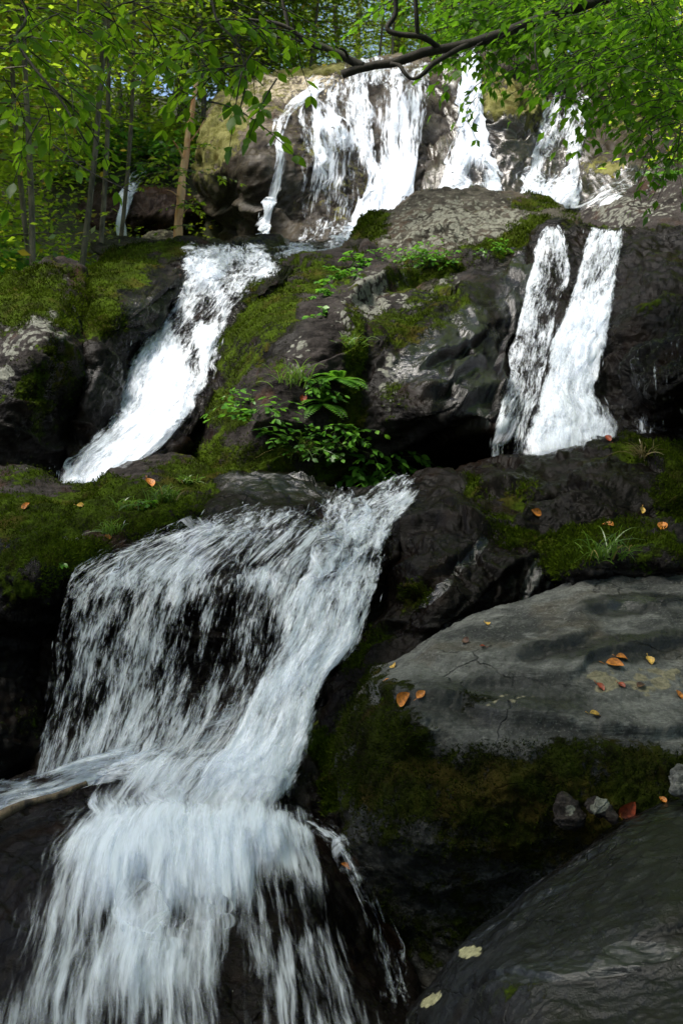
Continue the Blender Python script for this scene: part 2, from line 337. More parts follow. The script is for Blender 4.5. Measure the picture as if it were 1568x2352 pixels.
def rock(key, name, label, cat, outline, depth, mat, center=None, B=0.6, e=0.6, thick=1.5, spokes=260, rings=110, amp=0.06, freq=1.4,
         ter=0.03, tk=6.0, tdir=(0.25, -0.2, 1.0), moss=(), lich=(), wet=(), base=(0, 0, 0.2), seed=1, fine=0.012, group=None, ledges=()):
    o = catmull(outline, spokes, True)
    c = np.asarray(center if center else np.mean(o, 0), float)
    ph = np.linspace(0, math.pi / 2, rings + 1)[1:]
    phb = np.linspace(math.pi / 2, math.pi, 26)[1:-1]
    t = np.r_[np.sin(ph), np.sin(phb)]; nr = len(t)
    px = c[0] + t[:, None] * (o[None, :, 0] - c[0]); py = c[1] + t[:, None] * (o[None, :, 1] - c[1])
    px = np.r_[c[0], px.ravel(), c[0]]; py = np.r_[c[1], py.ravel(), c[1]]
    tt = np.r_[0, np.repeat(t, spokes), 0]
    back = np.r_[0, np.repeat(np.r_[np.zeros(rings), -np.cos(phb)], spokes), 1.0]
    isb = np.r_[False, np.repeat(np.r_[np.zeros(rings, bool), np.ones(len(phb), bool)], spokes), True]
    Yf = rbf(depth)(px, py)
    rec = B * (1 - np.clip(1 - tt ** 2.0, 0, 1) ** (e / 2 + 0.1))
    Y = np.where(isb, Yf + B + thick * back, Yf + rec)
    V = at(px, py, Y)
    i = np.arange(nr - 1)[:, None] * spokes + 1; j = np.arange(spokes)[None]; k = (j + 1) % spokes
    Q = np.stack([i + j, i + spokes + j, i + spokes + k, i + k], -1).reshape(-1, 4)
    j = np.arange(spokes); k = (j + 1) % spokes; last = 1 + (nr - 1) * spokes; pole = 1 + nr * spokes
    T1 = np.stack([np.zeros(spokes, int), 1 + j, 1 + k], -1); T2 = np.stack([np.full(spokes, pole), last + k, last + j], -1)
    def normals(V):
        n = np.zeros_like(V)
        a, b_ = V[Q[:, 2]] - V[Q[:, 0]], V[Q[:, 3]] - V[Q[:, 1]]; fn = np.cross(a, b_)
        for q in range(4):
            for ax in range(3): n[:, ax] += np.bincount(Q[:, q], fn[:, ax], len(V))
        n[0] = n[1:1 + spokes].mean(0); n[-1] = n[last:last + spokes].mean(0)
        return n / (np.linalg.norm(n, axis=1)[:, None] + 1e-12)
    n = normals(V)
    if n[0, 1] > 0: n = -n; Q = Q[:, ::-1]; T1 = T1[:, ::-1]; T2 = T2[:, ::-1]
    td = np.asarray(tdir, float); td /= np.linalg.norm(td)
    wp = V + 0.25 * np.stack([noise(V * 0.9, seed + 50), noise(V * 0.9, seed + 60), noise(V * 0.9, seed + 70)], -1)
    s = (V @ td) * tk + 0.9 * fbm(V * freq * 0.7, seed + 20, 3)
    fr = s - np.floor(s); lay = noise(np.stack([np.floor(s) * 3.1, 0 * s, 0 * s], -1) + V * 0.8, seed + 31)
    saw = (fr ** 1.5 - 0.4) * sstep(1.0, 0.93, fr) + 0.6 * lay
    d = amp * fbm(wp * freq, seed, 5, 0.5) + ter * saw * (0.6 + 0.8 * np.clip(noise(V * freq, seed + 40) + 0.3, 0, 1)) \
        + fine * ridged(wp * freq * 4.5, seed + 9, 3) + fine * 0.6 * fbm(V * freq * 14, seed + 3, 3)
    for ln, hh, LL in ledges:                            # broken edges of the rock's layers: proud above the line, cut back below it
        q = catmull(ln, 60); q = q[np.argsort(q[:, 0])]
        sdv = py - np.interp(px, q[:, 0], q[:, 1]) + 9 * noise(V * 2.5, seed + 91) + 2 * noise(V * 21, seed + 92)
        tp = sstep(q[0, 0], q[0, 0] + 50, px) * sstep(q[-1, 0], q[-1, 0] - 50, px)
        d = d + np.where(isb, 0, hh * tp * np.exp(np.minimum(sdv, 0) / LL) * sstep(10, -4, sdv) - 0.35 * hh * tp * np.exp(-np.maximum(sdv, 0) / (LL * 0.5)) * sstep(-4, 10, sdv))
    mo = blobs(px, py, moss) + base[0]; li = blobs(px, py, lich) + base[1]; we = blobs(px, py, wet) + base[2]
    mcover = sstep(0.2, 0.7, mo + 0.5 * noise(V * 6, seed + 78)) * (0.012 + 0.022 * noise(V * 7, seed + 77) + 0.014 * noise(V * 19, seed + 79) + 0.008 * noise(V * 43, seed + 80))
    V = V + n * (d + mcover)[:, None]
    b = MB(); b.add(V, [Q, T1, T2], moss=np.clip(mo, 0, 1.2), lichen=np.clip(li, 0, 1.2), wet=np.clip(we, 0, 1.5))
    cen = V.mean(0); cen[2] = V[:, 2].min(); b.v = [V - cen]
    ob = tag(obj(name, b.mesh(name, mat), loc=cen), label, cat, group)
    MOSSY[key] = (V, n, np.clip(mo, 0, 1.2), isb, seed)
    ROCK[key] = (BVHTree.FromPolygons([Vector(x) for x in V.tolist()], Q.tolist() + T1.tolist()), ob)
    return ob

# far cliffs
rock('cliffA', 'rock_cliff', 'tall tan cliff with yellow moss behind the uppermost waterfall', 'cliff',
     [(425, 560), (450, 470), (462, 400), (470, 320), (490, 250), (545, 205), (610, 182), (690, 168), (790, 160), (900, 156), (1000, 160), (1075, 190), (1090, 330), (1040, 480), (940, 580), (800, 620), (640, 625), (520, 620)],
     [(470, 300, 25.5), (560, 200, 27.5), (800, 165, 28), (1000, 170, 28.3), (600, 320, 24.6), (800, 300, 25.5), (950, 300, 26), (560, 450, 24.0), (520, 540, 25.6), (700, 480, 24), (900, 450, 24.6), (780, 590, 22.4), (600, 590, 23.2), (1060, 350, 26.3)],
     M_CLIFF, center=(740, 390), B=1.2, thick=4, amp=0.28, freq=0.55, ter=0.16, tk=1.6, fine=0.05, seed=3, spokes=300, rings=130,
     moss=[(500, 330, 60, 130, 0.85, 20), (680, 175, 190, 22, 0.8), (820, 170, 200, 18, 0.5), (600, 240, 120, 60, 0.45), (760, 400, 120, 130, 0.4), (480, 540, 40, 60, 0.6)],
     lich=[(640, 200, 180, 40, 0.75), (560, 250, 60, 60, 0.5)], wet=[(620, 460, 110, 150, 1.1), (800, 400, 180, 230, 1.1), (1000, 360, 100, 200, 1.15), (570, 410, 50, 90, 1.0)], base=(0.05, 0.0, 0.05))
rock('cliffB', 'rock_cliff', 'broken dark cliff with a bright moss dome between the right upper waterfalls', 'cliff',
     [(955, 520), (975, 380), (985, 230), (1030, 140), (1110, 112), (1210, 150), (1320, 185), (1440, 215), (1600, 270), (1680, 400), (1660, 520), (1450, 540), (1200, 545)],
     [(1050, 130, 28.5), (1300, 190, 28.5), (1500, 250, 28), (1050, 300, 26.2), (1180, 260, 25.2), (1270, 330, 25.5), (1050, 440, 23.5), (1250, 470, 22.5), (1400, 470, 21.5), (1430, 340, 24.5), (1560, 420, 22.5), (1100, 500, 22.5)],
     M_CLIFF, center=(1250, 360), B=0.9, thick=4, amp=0.32, freq=0.7, ter=0.28, tk=1.9, tdir=(-0.5, -0.3, 1), fine=0.07, seed=9, spokes=300, rings=120,
     moss=[(1180, 250, 75, 60, 1.0), (1390, 400, 60, 22, 0.8), (1430, 290, 90, 40, 0.5), (1120, 200, 50, 50, 0.6)], wet=[(1150, 400, 200, 120, 1.0), (1400, 450, 140, 60, 1.0), (1000, 300, 60, 160, 1.2)], base=(0.05, 0.0, 0.95))
rock('cliffC', 'rock_cliff', 'low reddish brown cliff in the shade left of the peeled tree', 'cliff',
     [(150, 520), (205, 470), (240, 410), (300, 375), (380, 365), (450, 400), (500, 470), (520, 560), (470, 600), (330, 600), (200, 590)],
     [(200, 520, 26), (300, 400, 27.5), (430, 430, 27.5), (300, 500, 25.8), (420, 500, 26), (300, 570, 27), (430, 570, 27)],
     M_RED, B=1.2, thick=3, amp=0.25, freq=0.8, ter=0.18, tk=2.2, fine=0.05, seed=15, moss=[(260, 400, 60, 20, 0.6)], base=(0.0, 0, 0.6))
# upper stream bed between the cliff foot and the middle fall
rock('bed_top', 'stream_bed', 'flat wet stream bed at the foot of the uppermost waterfall', 'stream bed',
     [(360, 590), (400, 562), (500, 560), (600, 560), (720, 555), (800, 560), (860, 590), (800, 640), (640, 645), (440, 635)],
     [(430, 570, 19), (600, 565, 21.5), (780, 560, 21.5), (460, 620, 15.8), (640, 640, 15.6), (800, 630, 16.4), (600, 700, 15.2), (800, 700, 15.6), (440, 690, 15)], M_DARK, B=0.3, thick=1.2, amp=0.10, freq=1.0, fine=0.03, base=(0, 0, 1.0), seed=21)
rock('stone_pale', 'stone', 'pale rounded stone lying at the foot of the peeled tree', 'stone',
     [(325, 560), (335, 542), (360, 532), (390, 533), (408, 548), (404, 566), (360, 572)], [(330, 560, 19.5), (365, 535, 20), (405, 560, 19.5), (365, 570, 19.2)], M_CLIFF, B=0.3, thick=0.4, amp=0.04, freq=3, spokes=90, rings=40, seed=5, base=(0.1, 0.5, 0.0))
rock('slab_left', 'flat_stone', 'flat grey slab on the bank beside the pale stone', 'stone',
     [(215, 560), (260, 548), (330, 552), (400, 560), (415, 575), (330, 590), (240, 585)], [(215, 560, 18), (330, 550, 18.6), (400, 562, 18.4), (320, 590, 17.2)], M_KNOLL, B=0.2, thick=0.5, amp=0.04, freq=2, spokes=100, rings=40, seed=6, base=(0.2, 0.2, 0.2))
# right bank above the right fall
rock('bankR', 'boulder', 'dark lichen spotted boulder under the leaves at the right edge above the right waterfall', 'boulder',
     [(1310, 560), (1340, 505), (1420, 478), (1452, 440), (1480, 385), (1530, 335), (1600, 310), (1700, 330), (1700, 600), (1560, 590), (1420, 590)],
     [(1340, 520, 16.5), (1470, 400, 18), (1600, 330, 18), (1420, 500, 16), (1560, 480, 15.4), (1450, 560, 14.8), (1600, 560, 14.6)],
     M_MID, B=0.6, thick=2, amp=0.12, freq=1.1, ter=0.07, tk=3, seed=31, moss=[(1400, 545, 60, 20, 0.8), (1540, 370, 60, 40, 0.4)], lich=[(1450, 490, 130, 40, 0.55), (1520, 420, 60, 60, 0.4)], base=(0.1, 0.1, 0.2))
# the middle rock
rock('knoll', 'boulder', 'grey lichen crusted boulder crowning the middle of the falls', 'boulder',
     [(770, 600), (790, 560), (830, 512), (868, 488), (900, 486), (958, 452), (1035, 434), (1110, 437), (1165, 455), (1215, 468), (1275, 480), (1308, 512), (1300, 560), (1230, 610), (1100, 660), (900, 690), (790, 650)],
     [(790, 590, 15.6), (880, 500, 17), (1040, 445, 17.6), (1200, 475, 17), (1300, 530, 15.6), (1000, 560, 15.2), (1150, 560, 15), (900, 640, 14.4), (1100, 640, 14.3)],
     M_KNOLL, center=(1040, 560), B=0.7, thick=2, amp=0.13, freq=1.0, ter=0.08, tk=2.6, fine=0.03, seed=41,
     moss=[(850, 520, 50, 40, 0.8), (1190, 560, 120, 26, 0.9, -20), (1230, 480, 60, 14, 0.6), (830, 590, 60, 30, 0.5), (1000, 620, 120, 30, 0.5)], lich=[(1060, 520, 190, 70, 0.6), (930, 560, 100, 40, 0.5)], base=(0.12, 0.1, 0.0))
rock('mid', 'boulder', 'broad domed rock face with moss and ferns between the left and right waterfalls', 'boulder',
     [(395, 1075), (430, 1005), (455, 930), (475, 860), (495, 795), (525, 725), (590, 660), (660, 615), (740, 585), (840, 580), (1000, 610), (1120, 590), (1220, 545), (1290, 520), (1330, 600), (1320, 720), (1270, 850), (1210, 980), (1160, 1040), (1060, 1050), (930, 1035), (900, 1090), (820, 1140), (640, 1160), (500, 1140)],
     [(440, 1000, 12.2), (500, 800, 13.2), (600, 665, 14.4), (740, 590, 15.2), (1000, 620, 14.6), (1230, 560, 14.6), (620, 800, 12.2), (760, 760, 12.2), (950, 720, 13.0), (1150, 700, 13.2), (850, 860, 11.8), (1050, 850, 12.0), (1200, 850, 12.8), (700, 950, 11.6), (560, 980, 11.6), (1000, 990, 11.3), (1120, 1000, 11.6), (800, 1080, 11.6), (600, 1090, 11.2), (1080, 1035, 12.2), (1300, 650, 13.6)],
     M_MID, center=(830, 840), B=0.5, thick=2.2, amp=0.10, freq=1.05, ter=0.11, tk=3.0, tdir=(-0.55, -0.35, 0.8), fine=0.022, seed=47, spokes=380, rings=190,
     moss=[(600, 720, 120, 90, 0.85, -30), (560, 830, 90, 110, 0.55, -20), (520, 940, 60, 60, 0.75), (700, 640, 130, 50, 0.65), (810, 850, 36, 140, 0.9), (930, 750, 130, 60, 0.62, -20), (800, 960, 60, 60, 0.8), (1130, 570, 130, 30, 0.8, -20), (560, 1050, 180, 60, 0.72), (960, 650, 100, 40, 0.6), (740, 1080, 120, 40, 0.6), (1010, 720, 90, 50, 0.55), (900, 940, 60, 60, 0.4)],
     lich=[(850, 700, 60, 60, 0.75), (980, 650, 80, 30, 0.7), (900, 880, 40, 80, 0.5), (940, 700, 80, 30, 0.5), (800, 760, 40, 80, 0.5), (690, 830, 30, 60, 0.5)],
     wet=[(1080, 850, 220, 190, 1.0), (1200, 650, 110, 200, 1.0), (1010, 800, 170, 60, 1.4, -35), (1080, 960, 60, 50, 1.4), (600, 780, 100, 70, 0.55), (480, 880, 60, 130, 0.8)], base=(0.04, 0.02, 0.25),
     ledges=[([(945, 880), (985, 850), (1009, 827), (1064, 807), (1130, 760)], 0.12, 60), ([(940, 905), (1009, 902), (1064, 867), (1130, 850)], 0.10, 50), ([(784, 712), (859, 670), (934, 645), (1064, 615), (1170, 590)], 0.16, 70), ([(1010, 950), (1070, 920), (1130, 915), (1180, 930)], 0.10, 60), ([(560, 1000), (650, 985), (760, 1000), (830, 1020)], 0.12, 60)])
# walls behind the right and left falls
rock('wallR', 'rock_wall', 'dark wet rock wall behind the right hand waterfall', 'rock',
     [(1130, 1060), (1165, 900), (1190, 740), (1215, 580), (1265, 515), (1330, 540), (1345, 530), (1450, 530), (1500, 535), (1580, 530), (1700, 560), (1720, 1060), (1450, 1090), (1250, 1100)],
     [(1260, 530, 14.4), (1400, 540, 14.2), (1600, 560, 13.4), (1220, 760, 13.0), (1330, 700, 13.2), (1500, 720, 12.2), (1250, 900, 12.2), (1400, 900, 12.0), (1600, 850, 11.4), (1200, 1040, 11.6), (1400, 1040, 11.4), (1600, 1000, 11.0)],
     M_DARK, center=(1400, 800), B=0.3, thick=2, amp=0.10, freq=1.3, ter=0.08, tk=3.2, tdir=(-0.6, -0.3, 0.8), fine=0.03, seed=53, spokes=300, rings=130,
     moss=[(1500, 700, 60, 30, 0.5, -30), (1400, 525, 120, 25, 0.45)], base=(0.0, 0.0, 0.9))
rock('slabR', 'rock_slab', 'tilted wet slab with dripping edge right of the right hand waterfall', 'rock',
     [(1438, 830), (1450, 800), (1490, 770), (1540, 720), (1600, 680), (1700, 660), (1720, 1000), (1560, 990), (1500, 970), (1450, 940), (1440, 880)],
     [(1450, 830, 11.6), (1540, 730, 11.9), (1650, 690, 11.6), (1480, 860, 11.0), (1580, 830, 10.6), (1500, 950, 11.2), (1650, 950, 10.8)],
     M_DARK, B=0.3, thick=1.0, amp=0.09, freq=1.8, ter=0.08, tk=4, tdir=(-0.5, -0.4, 0.8), fine=0.025, seed=59, base=(0.05, 0.04, 1.0))
rock('bedL', 'rock_wall', 'wet stepped rock under the left middle waterfall', 'rock',
     [(120, 1140), (190, 1040), (240, 950), (280, 850), (330, 790), (385, 700), (410, 610), (440, 575), (540, 560), (650, 565), (665, 620), (590, 700), (520, 790), (490, 900), (440, 1000), (360, 1080), (260, 1150)],
     [(450, 585, 16), (640, 575, 17.5), (640, 625, 15.2), (420, 660, 14.6), (540, 690, 14.4), (350, 790, 13.6), (470, 800, 13.6), (300, 880, 12.9), (420, 900, 12.7), (250, 990, 12.3), (380, 1000, 12.1), (160, 1120, 11.6), (280, 1120, 11.4)],
     M_DARK, center=(400, 830), B=0.3, thick=1.6, amp=0.09, freq=1.4, ter=0.10, tk=3.0, fine=0.03, seed=61, base=(0.0, 0.0, 1.0))
rock('leftA', 'boulder', 'big mossy boulder with pale lichen spots at the left edge', 'boulder',
     [(-90, 720), (-20, 675), (40, 640), (95, 615), (140, 608), (178, 622), (196, 670), (212, 750), (228, 840), (228, 940), (205, 1040), (120, 1110), (-90, 1130)],
     [(-60, 720, 12.6), (130, 620, 13.2), (190, 680, 12.8), (60, 740, 11.8), (150, 800, 11.7), (20, 850, 11.4), (180, 950, 12.0), (60, 980, 11.3), (100, 1080, 11.6)],
     M_MID, B=0.6, thick=1.6, amp=0.10, freq=1.2, ter=0.06, tk=3.0, fine=0.02, seed=67,
     moss=[(50, 690, 130, 60, 0.85, -20), (130, 860, 90, 80, 0.5), (150, 700, 60, 90, 0.5), (60, 940, 80, 80, 0.4)], lich=[(100, 740, 120, 70, 0.68), (40, 800, 60, 40, 0.6), (10, 860, 30, 20, 1.0), (155, 640, 30, 30, 0.5)], wet=[(60, 930, 120, 80, 0.7)], base=(0.12, 0.0, 0.2))
rock('leftB', 'boulder', 'mossy boulder with a dark wet side beside the left middle waterfall', 'boulder',
     [(185, 660), (205, 625), (250, 590), (310, 573), (390, 560), (455, 555), (492, 572), (460, 592), (425, 600), (408, 650), (385, 725), (335, 795), (295, 840), (275, 905), (245, 985), (205, 1060), (170, 1110), (150, 1050), (190, 900)],
     [(200, 650, 13.8), (300, 580, 15.5), (450, 562, 16.2), (400, 640, 14.3), (260, 680, 13.2), (330, 720, 13.0), (250, 800, 12.5), (300, 800, 12.9), (230, 930, 12.0), (180, 1080, 11.6)],
     M_MID, center=(270, 760), B=0.45, thick=1.6, amp=0.09, freq=1.2, ter=0.05, tk=3, fine=0.02, seed=71,
     moss=[(270, 620, 110, 60, 0.95, -20), (230, 700, 60, 90, 0.75), (400, 575, 80, 18, 0.8), (260, 730, 60, 50, 0.5)], wet=[(330, 730, 80, 120, 0.9), (240, 900, 90, 120, 0.9)], base=(0.08, 0, 0.3))
# ledges at eye level
rock('ledgeL', 'rock_ledge', 'thickly mossed ledge with grass tufts at the left, above the dark hollow', 'rock',
     [(-110, 1100), (-20, 1072), (40, 1070), (100, 1095), (160, 1125), (235, 1124), (285, 1085), (345, 1060), (420, 1058), (480, 1082), (548, 1104), (530, 1150), (450, 1195), (385, 1225), (330, 1255), (240, 1280), (165, 1325), (135, 1400), (110, 1550), (95, 1700), (85, 1810), (-110, 1830)],
     [(-60, 1090, 10.8), (60, 1080, 10.8), (160, 1130, 10.4), (300, 1080, 10.6), (420, 1062, 10.9), (530, 1110, 10.4), (100, 1200, 9.4), (300, 1180, 9.6), (430, 1180, 9.7), (60, 1300, 8.6), (200, 1290, 8.8), (140, 1340, 8.55), (40, 1400, 8.6), (100, 1500, 9.0), (30, 1700, 8.5), (90, 1780, 8.6)],
     M_MID, center=(90, 1260), B=0.35, thick=1.4, amp=0.07, freq=1.5, ter=0.05, tk=4, fine=0.02, seed=73, spokes=340, rings=150,
     moss=[(60, 1190, 180, 60, 0.9), (300, 1170, 200, 70, 0.9), (130, 1280, 150, 40, 0.85), (440, 1100, 110, 40, 0.9), (40, 1330, 90, 80, 0.6), (60, 1650, 80, 60, 0.4), (40, 1100, 70, 20, 0.55)],
     lich=[(150, 1245, 60, 12, 1.0), (110, 1100, 90, 14, 0.5)], wet=[(60, 1500, 140, 300, 0.8)], base=(0.05, 0.0, 0.25))
rock('lip', 'rock_wall', 'wet grey ledge and dark wall the lower waterfall pours over', 'rock',
     [(330, 1260), (440, 1180), (480, 1130), (540, 1106), (620, 1098), (710, 1106), (790, 1128), (880, 1118), (950, 1098), (1025, 1094), (1075, 1130), (1060, 1250), (980, 1370), (880, 1480), (800, 1580), (760, 1720), (700, 1880), (500, 1920), (250, 1900), (60, 1850), (85, 1700), (110, 1500), (140, 1360), (230, 1290)],
     [(350, 1240, 9.5), (500, 1125, 10.4), (700, 1110, 10.6), (790, 1140, 10.2), (960, 1100, 10.6), (1050, 1130, 10.2), (170, 1340, 8.7), (300, 1290, 9.0), (500, 1220, 9.3), (700, 1190, 9.5), (860, 1200, 9.5), (250, 1380, 8.75), (450, 1340, 8.8), (600, 1350, 8.7), (780, 1350, 8.8), (950, 1330, 9.4), (150, 1600, 8.8), (400, 1550, 8.9), (600, 1600, 8.5), (720, 1600, 8.5), (300, 1750, 8.4), (550, 1750, 8.1), (650, 1850, 7.9), (120, 1850, 8.2)],
     M_DARK, center=(520, 1480), B=0.25, thick=1.6, amp=0.07, freq=1.5, ter=0.07, tk=4, fine=0.02, seed=79, spokes=360, rings=170, base=(0.0, 0.0, 1.0), wet=[(640, 1120, 150, 40, 0.3)])
rock('ridgeR', 'rock_ledge', 'long knobbly wet ledge under the right hand waterfall', 'rock',
     [(1020, 1190), (1045, 1130), (1090, 1076), (1150, 1046), (1240, 1024), (1330, 1014), (1410, 1006), (1470, 988), (1530, 994), (1580, 1030), (1700, 1050), (1700, 1250), (1560, 1250), (1420, 1260), (1280, 1270), (1150, 1260), (1060, 1240)],
     [(1050, 1140, 10.3), (1240, 1050, 10.9), (1470, 1010, 11), (1600, 1040, 10.6), (1150, 1130, 10.0), (1350, 1110, 10.0), (1550, 1110, 9.9), (1100, 1220, 9.6), (1300, 1210, 9.5), (1550, 1200, 9.5)],
     M_DARK, B=0.4, thick=1.2, amp=0.09, freq=1.7, ter=0.09, tk=4, tdir=(-0.35, -0.3, 0.9), fine=0.014, seed=83, spokes=320, rings=130,
     moss=[(1065, 1140, 55, 45, 1.2), (1500, 1050, 110, 30, 0.7), (1555, 1140, 60, 70, 0.85), (1190, 1130, 60, 20, 0.45), (1150, 1190, 50, 20, 0.5)], base=(0.1, 0.05, 0.75))
rock('rubbleR', 'rock_slope', 'jagged black wet slope between the lower waterfall and the grey boulder', 'rock',
     [(720, 1700), (740, 1610), (800, 1520), (860, 1420), (890, 1330), (880, 1230), (900, 1160), (950, 1125), (1030, 1120), (1070, 1170), (1150, 1200), (1260, 1215), (1380, 1230), (1400, 1330), (1360, 1420), (1200, 1500), (1000, 1580), (880, 1680), (800, 1760)],
     [(760, 1600, 8.4), (880, 1420, 8.9), (900, 1200, 9.7), (1030, 1130, 10.1), (1000, 1250, 9.2), (1150, 1230, 9.3), (1350, 1240, 9.3), (1000, 1380, 8.6), (1150, 1360, 8.8), (1300, 1350, 8.9), (1100, 1450, 8.7), (850, 1600, 8.2), (1300, 1450, 8.9)],
     M_DARK, center=(1040, 1370), B=0.3, thick=1.2, amp=0.10, freq=1.8, ter=0.05, tk=4.0, tdir=(-0.75, -0.35, 0.55), fine=0.014, seed=89, spokes=320, rings=150,
     moss=[(1180, 1240, 70, 25, 0.75), (960, 1380, 60, 30, 0.5, -40), (870, 1500, 90, 22, 0.55, -40), (820, 1640, 60, 60, 0.4)], base=(0.0, 0.0, 0.9), wet=[(1075, 1290, 50, 9, 1.35, -38), (1218, 1360, 20, 55, 1.5, 12), (1300, 1330, 50, 26, 1.5, -25), (1050, 1440, 40, 14, 1.5, -20), (1000, 1370, 40, 12, 1.4, -40)],
     ledges=[([(900, 1400), (1000, 1330), (1080, 1270), (1140, 1262)], 0.06, 50), ([(960, 1470), (1060, 1400), (1150, 1330), (1230, 1300)], 0.06, 50), ([(790, 1560), (880, 1470), (960, 1420)], 0.08, 50), ([(900, 1230), (1000, 1215), (1080, 1230), (1180, 1250)], 0.08, 40)])
rock('blockR', 'boulder', 'dark square edged boulder with bright moss cushion at the right edge', 'boulder',
     [(1232, 1290), (1250, 1260), (1300, 1242), (1350, 1230), (1385, 1212), (1440, 1206), (1520, 1210), (1620, 1205), (1720, 1215), (1720, 1420), (1500, 1430), (1380, 1420), (1340, 1370), (1290, 1330), (1240, 1315)],
     [(1250, 1280, 9.0), (1390, 1216, 9.3), (1600, 1210, 9.3), (1300, 1290, 8.6), (1400, 1270, 8.6), (1550, 1280, 8.5), (1450, 1380, 9.0), (1650, 1380, 8.95)],
     M_MID, B=0.25, thick=0.9, amp=0.05, freq=2.2, ter=0.05, tk=5, fine=0.02, seed=97,
     moss=[(1290, 1275, 75, 40, 1.2), (1440, 1240, 150, 30, 0.5), (1550, 1280, 100, 60, 0.4), (1330, 1240, 50, 18, 0.6)], base=(0.1, 0.0, 0.5))
# foreground
rock('bed_low', 'stream_bed', 'dark stepped stream bed under the foaming water at the left', 'stream bed',
     [(-110, 1850), (0, 1810), (150, 1780), (300, 1730), (450, 1690), (620, 1680), (700, 1720), (760, 1830), (800, 1960), (700, 1990), (400, 1960), (100, 1960), (-110, 1980)],
     [(-80, 1850, 8.2), (200, 1760, 8.4), (450, 1710, 8.3), (650, 1720, 8.0), (100, 1880, 7.5), (400, 1850, 7.4), (650, 1870, 7.3), (750, 1940, 7.2), (400, 1940, 7.0)],
     M_DARK, B=0.25, thick=1.0, amp=0.06, freq=2, ter=0.04, fine=0.02, seed=101, base=(0.0, 0.0, 1.0))
rock('bed_front', 'boulder', 'dark rounded boulder under the spray at the bottom left', 'boulder',
     [(-130, 1960), (-40, 1915), (60, 1885), (180, 1868), (320, 1885), (480, 1885), (640, 1890), (720, 1925), (790, 1985), (850, 2080), (910, 2190), (960, 2300), (980, 2480), (-130, 2480)],
     [(-80, 1950, 7.2), (150, 1880, 7.2), (450, 1895, 7.1), (680, 1920, 7.0), (780, 2000, 6.8), (100, 2050, 6.4), (400, 2050, 6.3), (650, 2080, 6.3), (880, 2200, 6.4), (100, 2300, 5.7), (450, 2300, 5.7), (800, 2320, 5.8)],
     M_DARK, center=(400, 2180), B=0.4, thick=1.0, amp=0.05, freq=1.6, ter=0.03, tk=5, fine=0.014, seed=103, spokes=320, rings=140, base=(0.0, 0.0, 1.0))
rock('gap', 'boulder', 'shadowy mossy boulder wedged between the waterfall and the big grey boulder', 'boulder',
     [(660, 1790), (690, 1710), (730, 1650), (800, 1600), (880, 1640), (880, 1900), (850, 2060), (780, 1990), (700, 1900)],
     [(700, 1720, 8.1), (800, 1620, 8.3), (760, 1780, 7.7), (720, 1880, 7.6), (800, 1960, 7.3)], M_MID, B=0.35, thick=0.9, amp=0.06, freq=2, fine=0.02, seed=107,
     moss=[(740, 1730, 70, 60, 0.75), (760, 1830, 50, 50, 0.7), (760, 1650, 60, 30, 0.5)], base=(0.1, 0.0, 0.8), spokes=180, rings=80)
rock('big', 'boulder', 'big flat topped grey boulder strewn with orange leaves, moss hanging down its front', 'boulder',
     [(786, 1860), (790, 1760), (797, 1680), (815, 1625), (850, 1572), (900, 1520), (990, 1466), (1080, 1426), (1200, 1385), (1290, 1350), (1352, 1326), (1420, 1330), (1490, 1332), (1568, 1318), (1720, 1312), (1740, 1900), (1600, 2150), (1300, 2330), (1080, 2340), (960, 2280), (880, 2150), (825, 2030), (796, 1950)],
     [(800, 1680, 7.5), (860, 1570, 7.9), (1000, 1480, 7.9), (1200, 1405, 8.05), (1360, 1350, 8.15), (1560, 1345, 8.2), (1100, 1520, 7.5), (1300, 1470, 7.6), (1500, 1450, 7.7), (900, 1610, 7.2), (1100, 1640, 6.95), (1300, 1620, 7.0), (1550, 1600, 7.1), (1150, 1690, 6.75), (1400, 1720, 6.7), (1600, 1740, 6.7), (950, 1720, 6.85), (900, 1900, 6.75), (1100, 1900, 6.6), (1350, 1850, 6.55), (1560, 1850, 6.5), (1000, 2150, 6.8), (1200, 2100, 6.7)],
     M_GREY, center=(1180, 1740), B=0.35, thick=1.2, amp=0.045, freq=1.6, ter=0.018, tk=4.0, tdir=(-0.28, -0.25, 1.0), fine=0.010, seed=113, spokes=460, rings=240,
     moss=[(1200, 1860, 500, 150, 0.95), (880, 1740, 120, 190, 1.0), (1380, 1800, 340, 90, 0.95), (1050, 2080, 300, 150, 0.6), (1080, 1620, 70, 24, 0.7), (870, 1560, 60, 18, 0.8, -35), (860, 1850, 60, 160, 0.5), (1000, 1480, 50, 10, 0.5, -25), (1200, 1530, 420, 130, -0.3)],
     ledges=[([(960, 1540), (1064, 1542), (1149, 1537), (1219, 1522), (1284, 1502), (1349, 1472), (1380, 1440)], 0.055, 90), ([(1050, 1583), (1134, 1572), (1249, 1566), (1324, 1556), (1364, 1516), (1434, 1494), (1564, 1474), (1640, 1460)], 0.04, 60), ([(830, 1600), (960, 1612), (1060, 1625), (1124, 1646), (1284, 1668), (1434, 1688), (1509, 1690), (1600, 1670)], 0.05, 80), ([(1300, 1425), (1400, 1398), (1500, 1402), (1600, 1380)], 0.04, 40)],
     lich=[(1390, 1570, 60, 26, 0.95), (1500, 1560, 90, 40, 0.75), (1150, 1620, 120, 40, 0.4)], wet=[(1400, 1500, 220, 26, 0.9, -8), (1150, 1620, 250, 60, 0.55), (1150, 2000, 600, 300, 1.0), (1450, 1395, 120, 22, 1.1, -5)], base=(0.02, 0.0, 0.12))  # the broad low wet blob also darkens the front face as painted shade
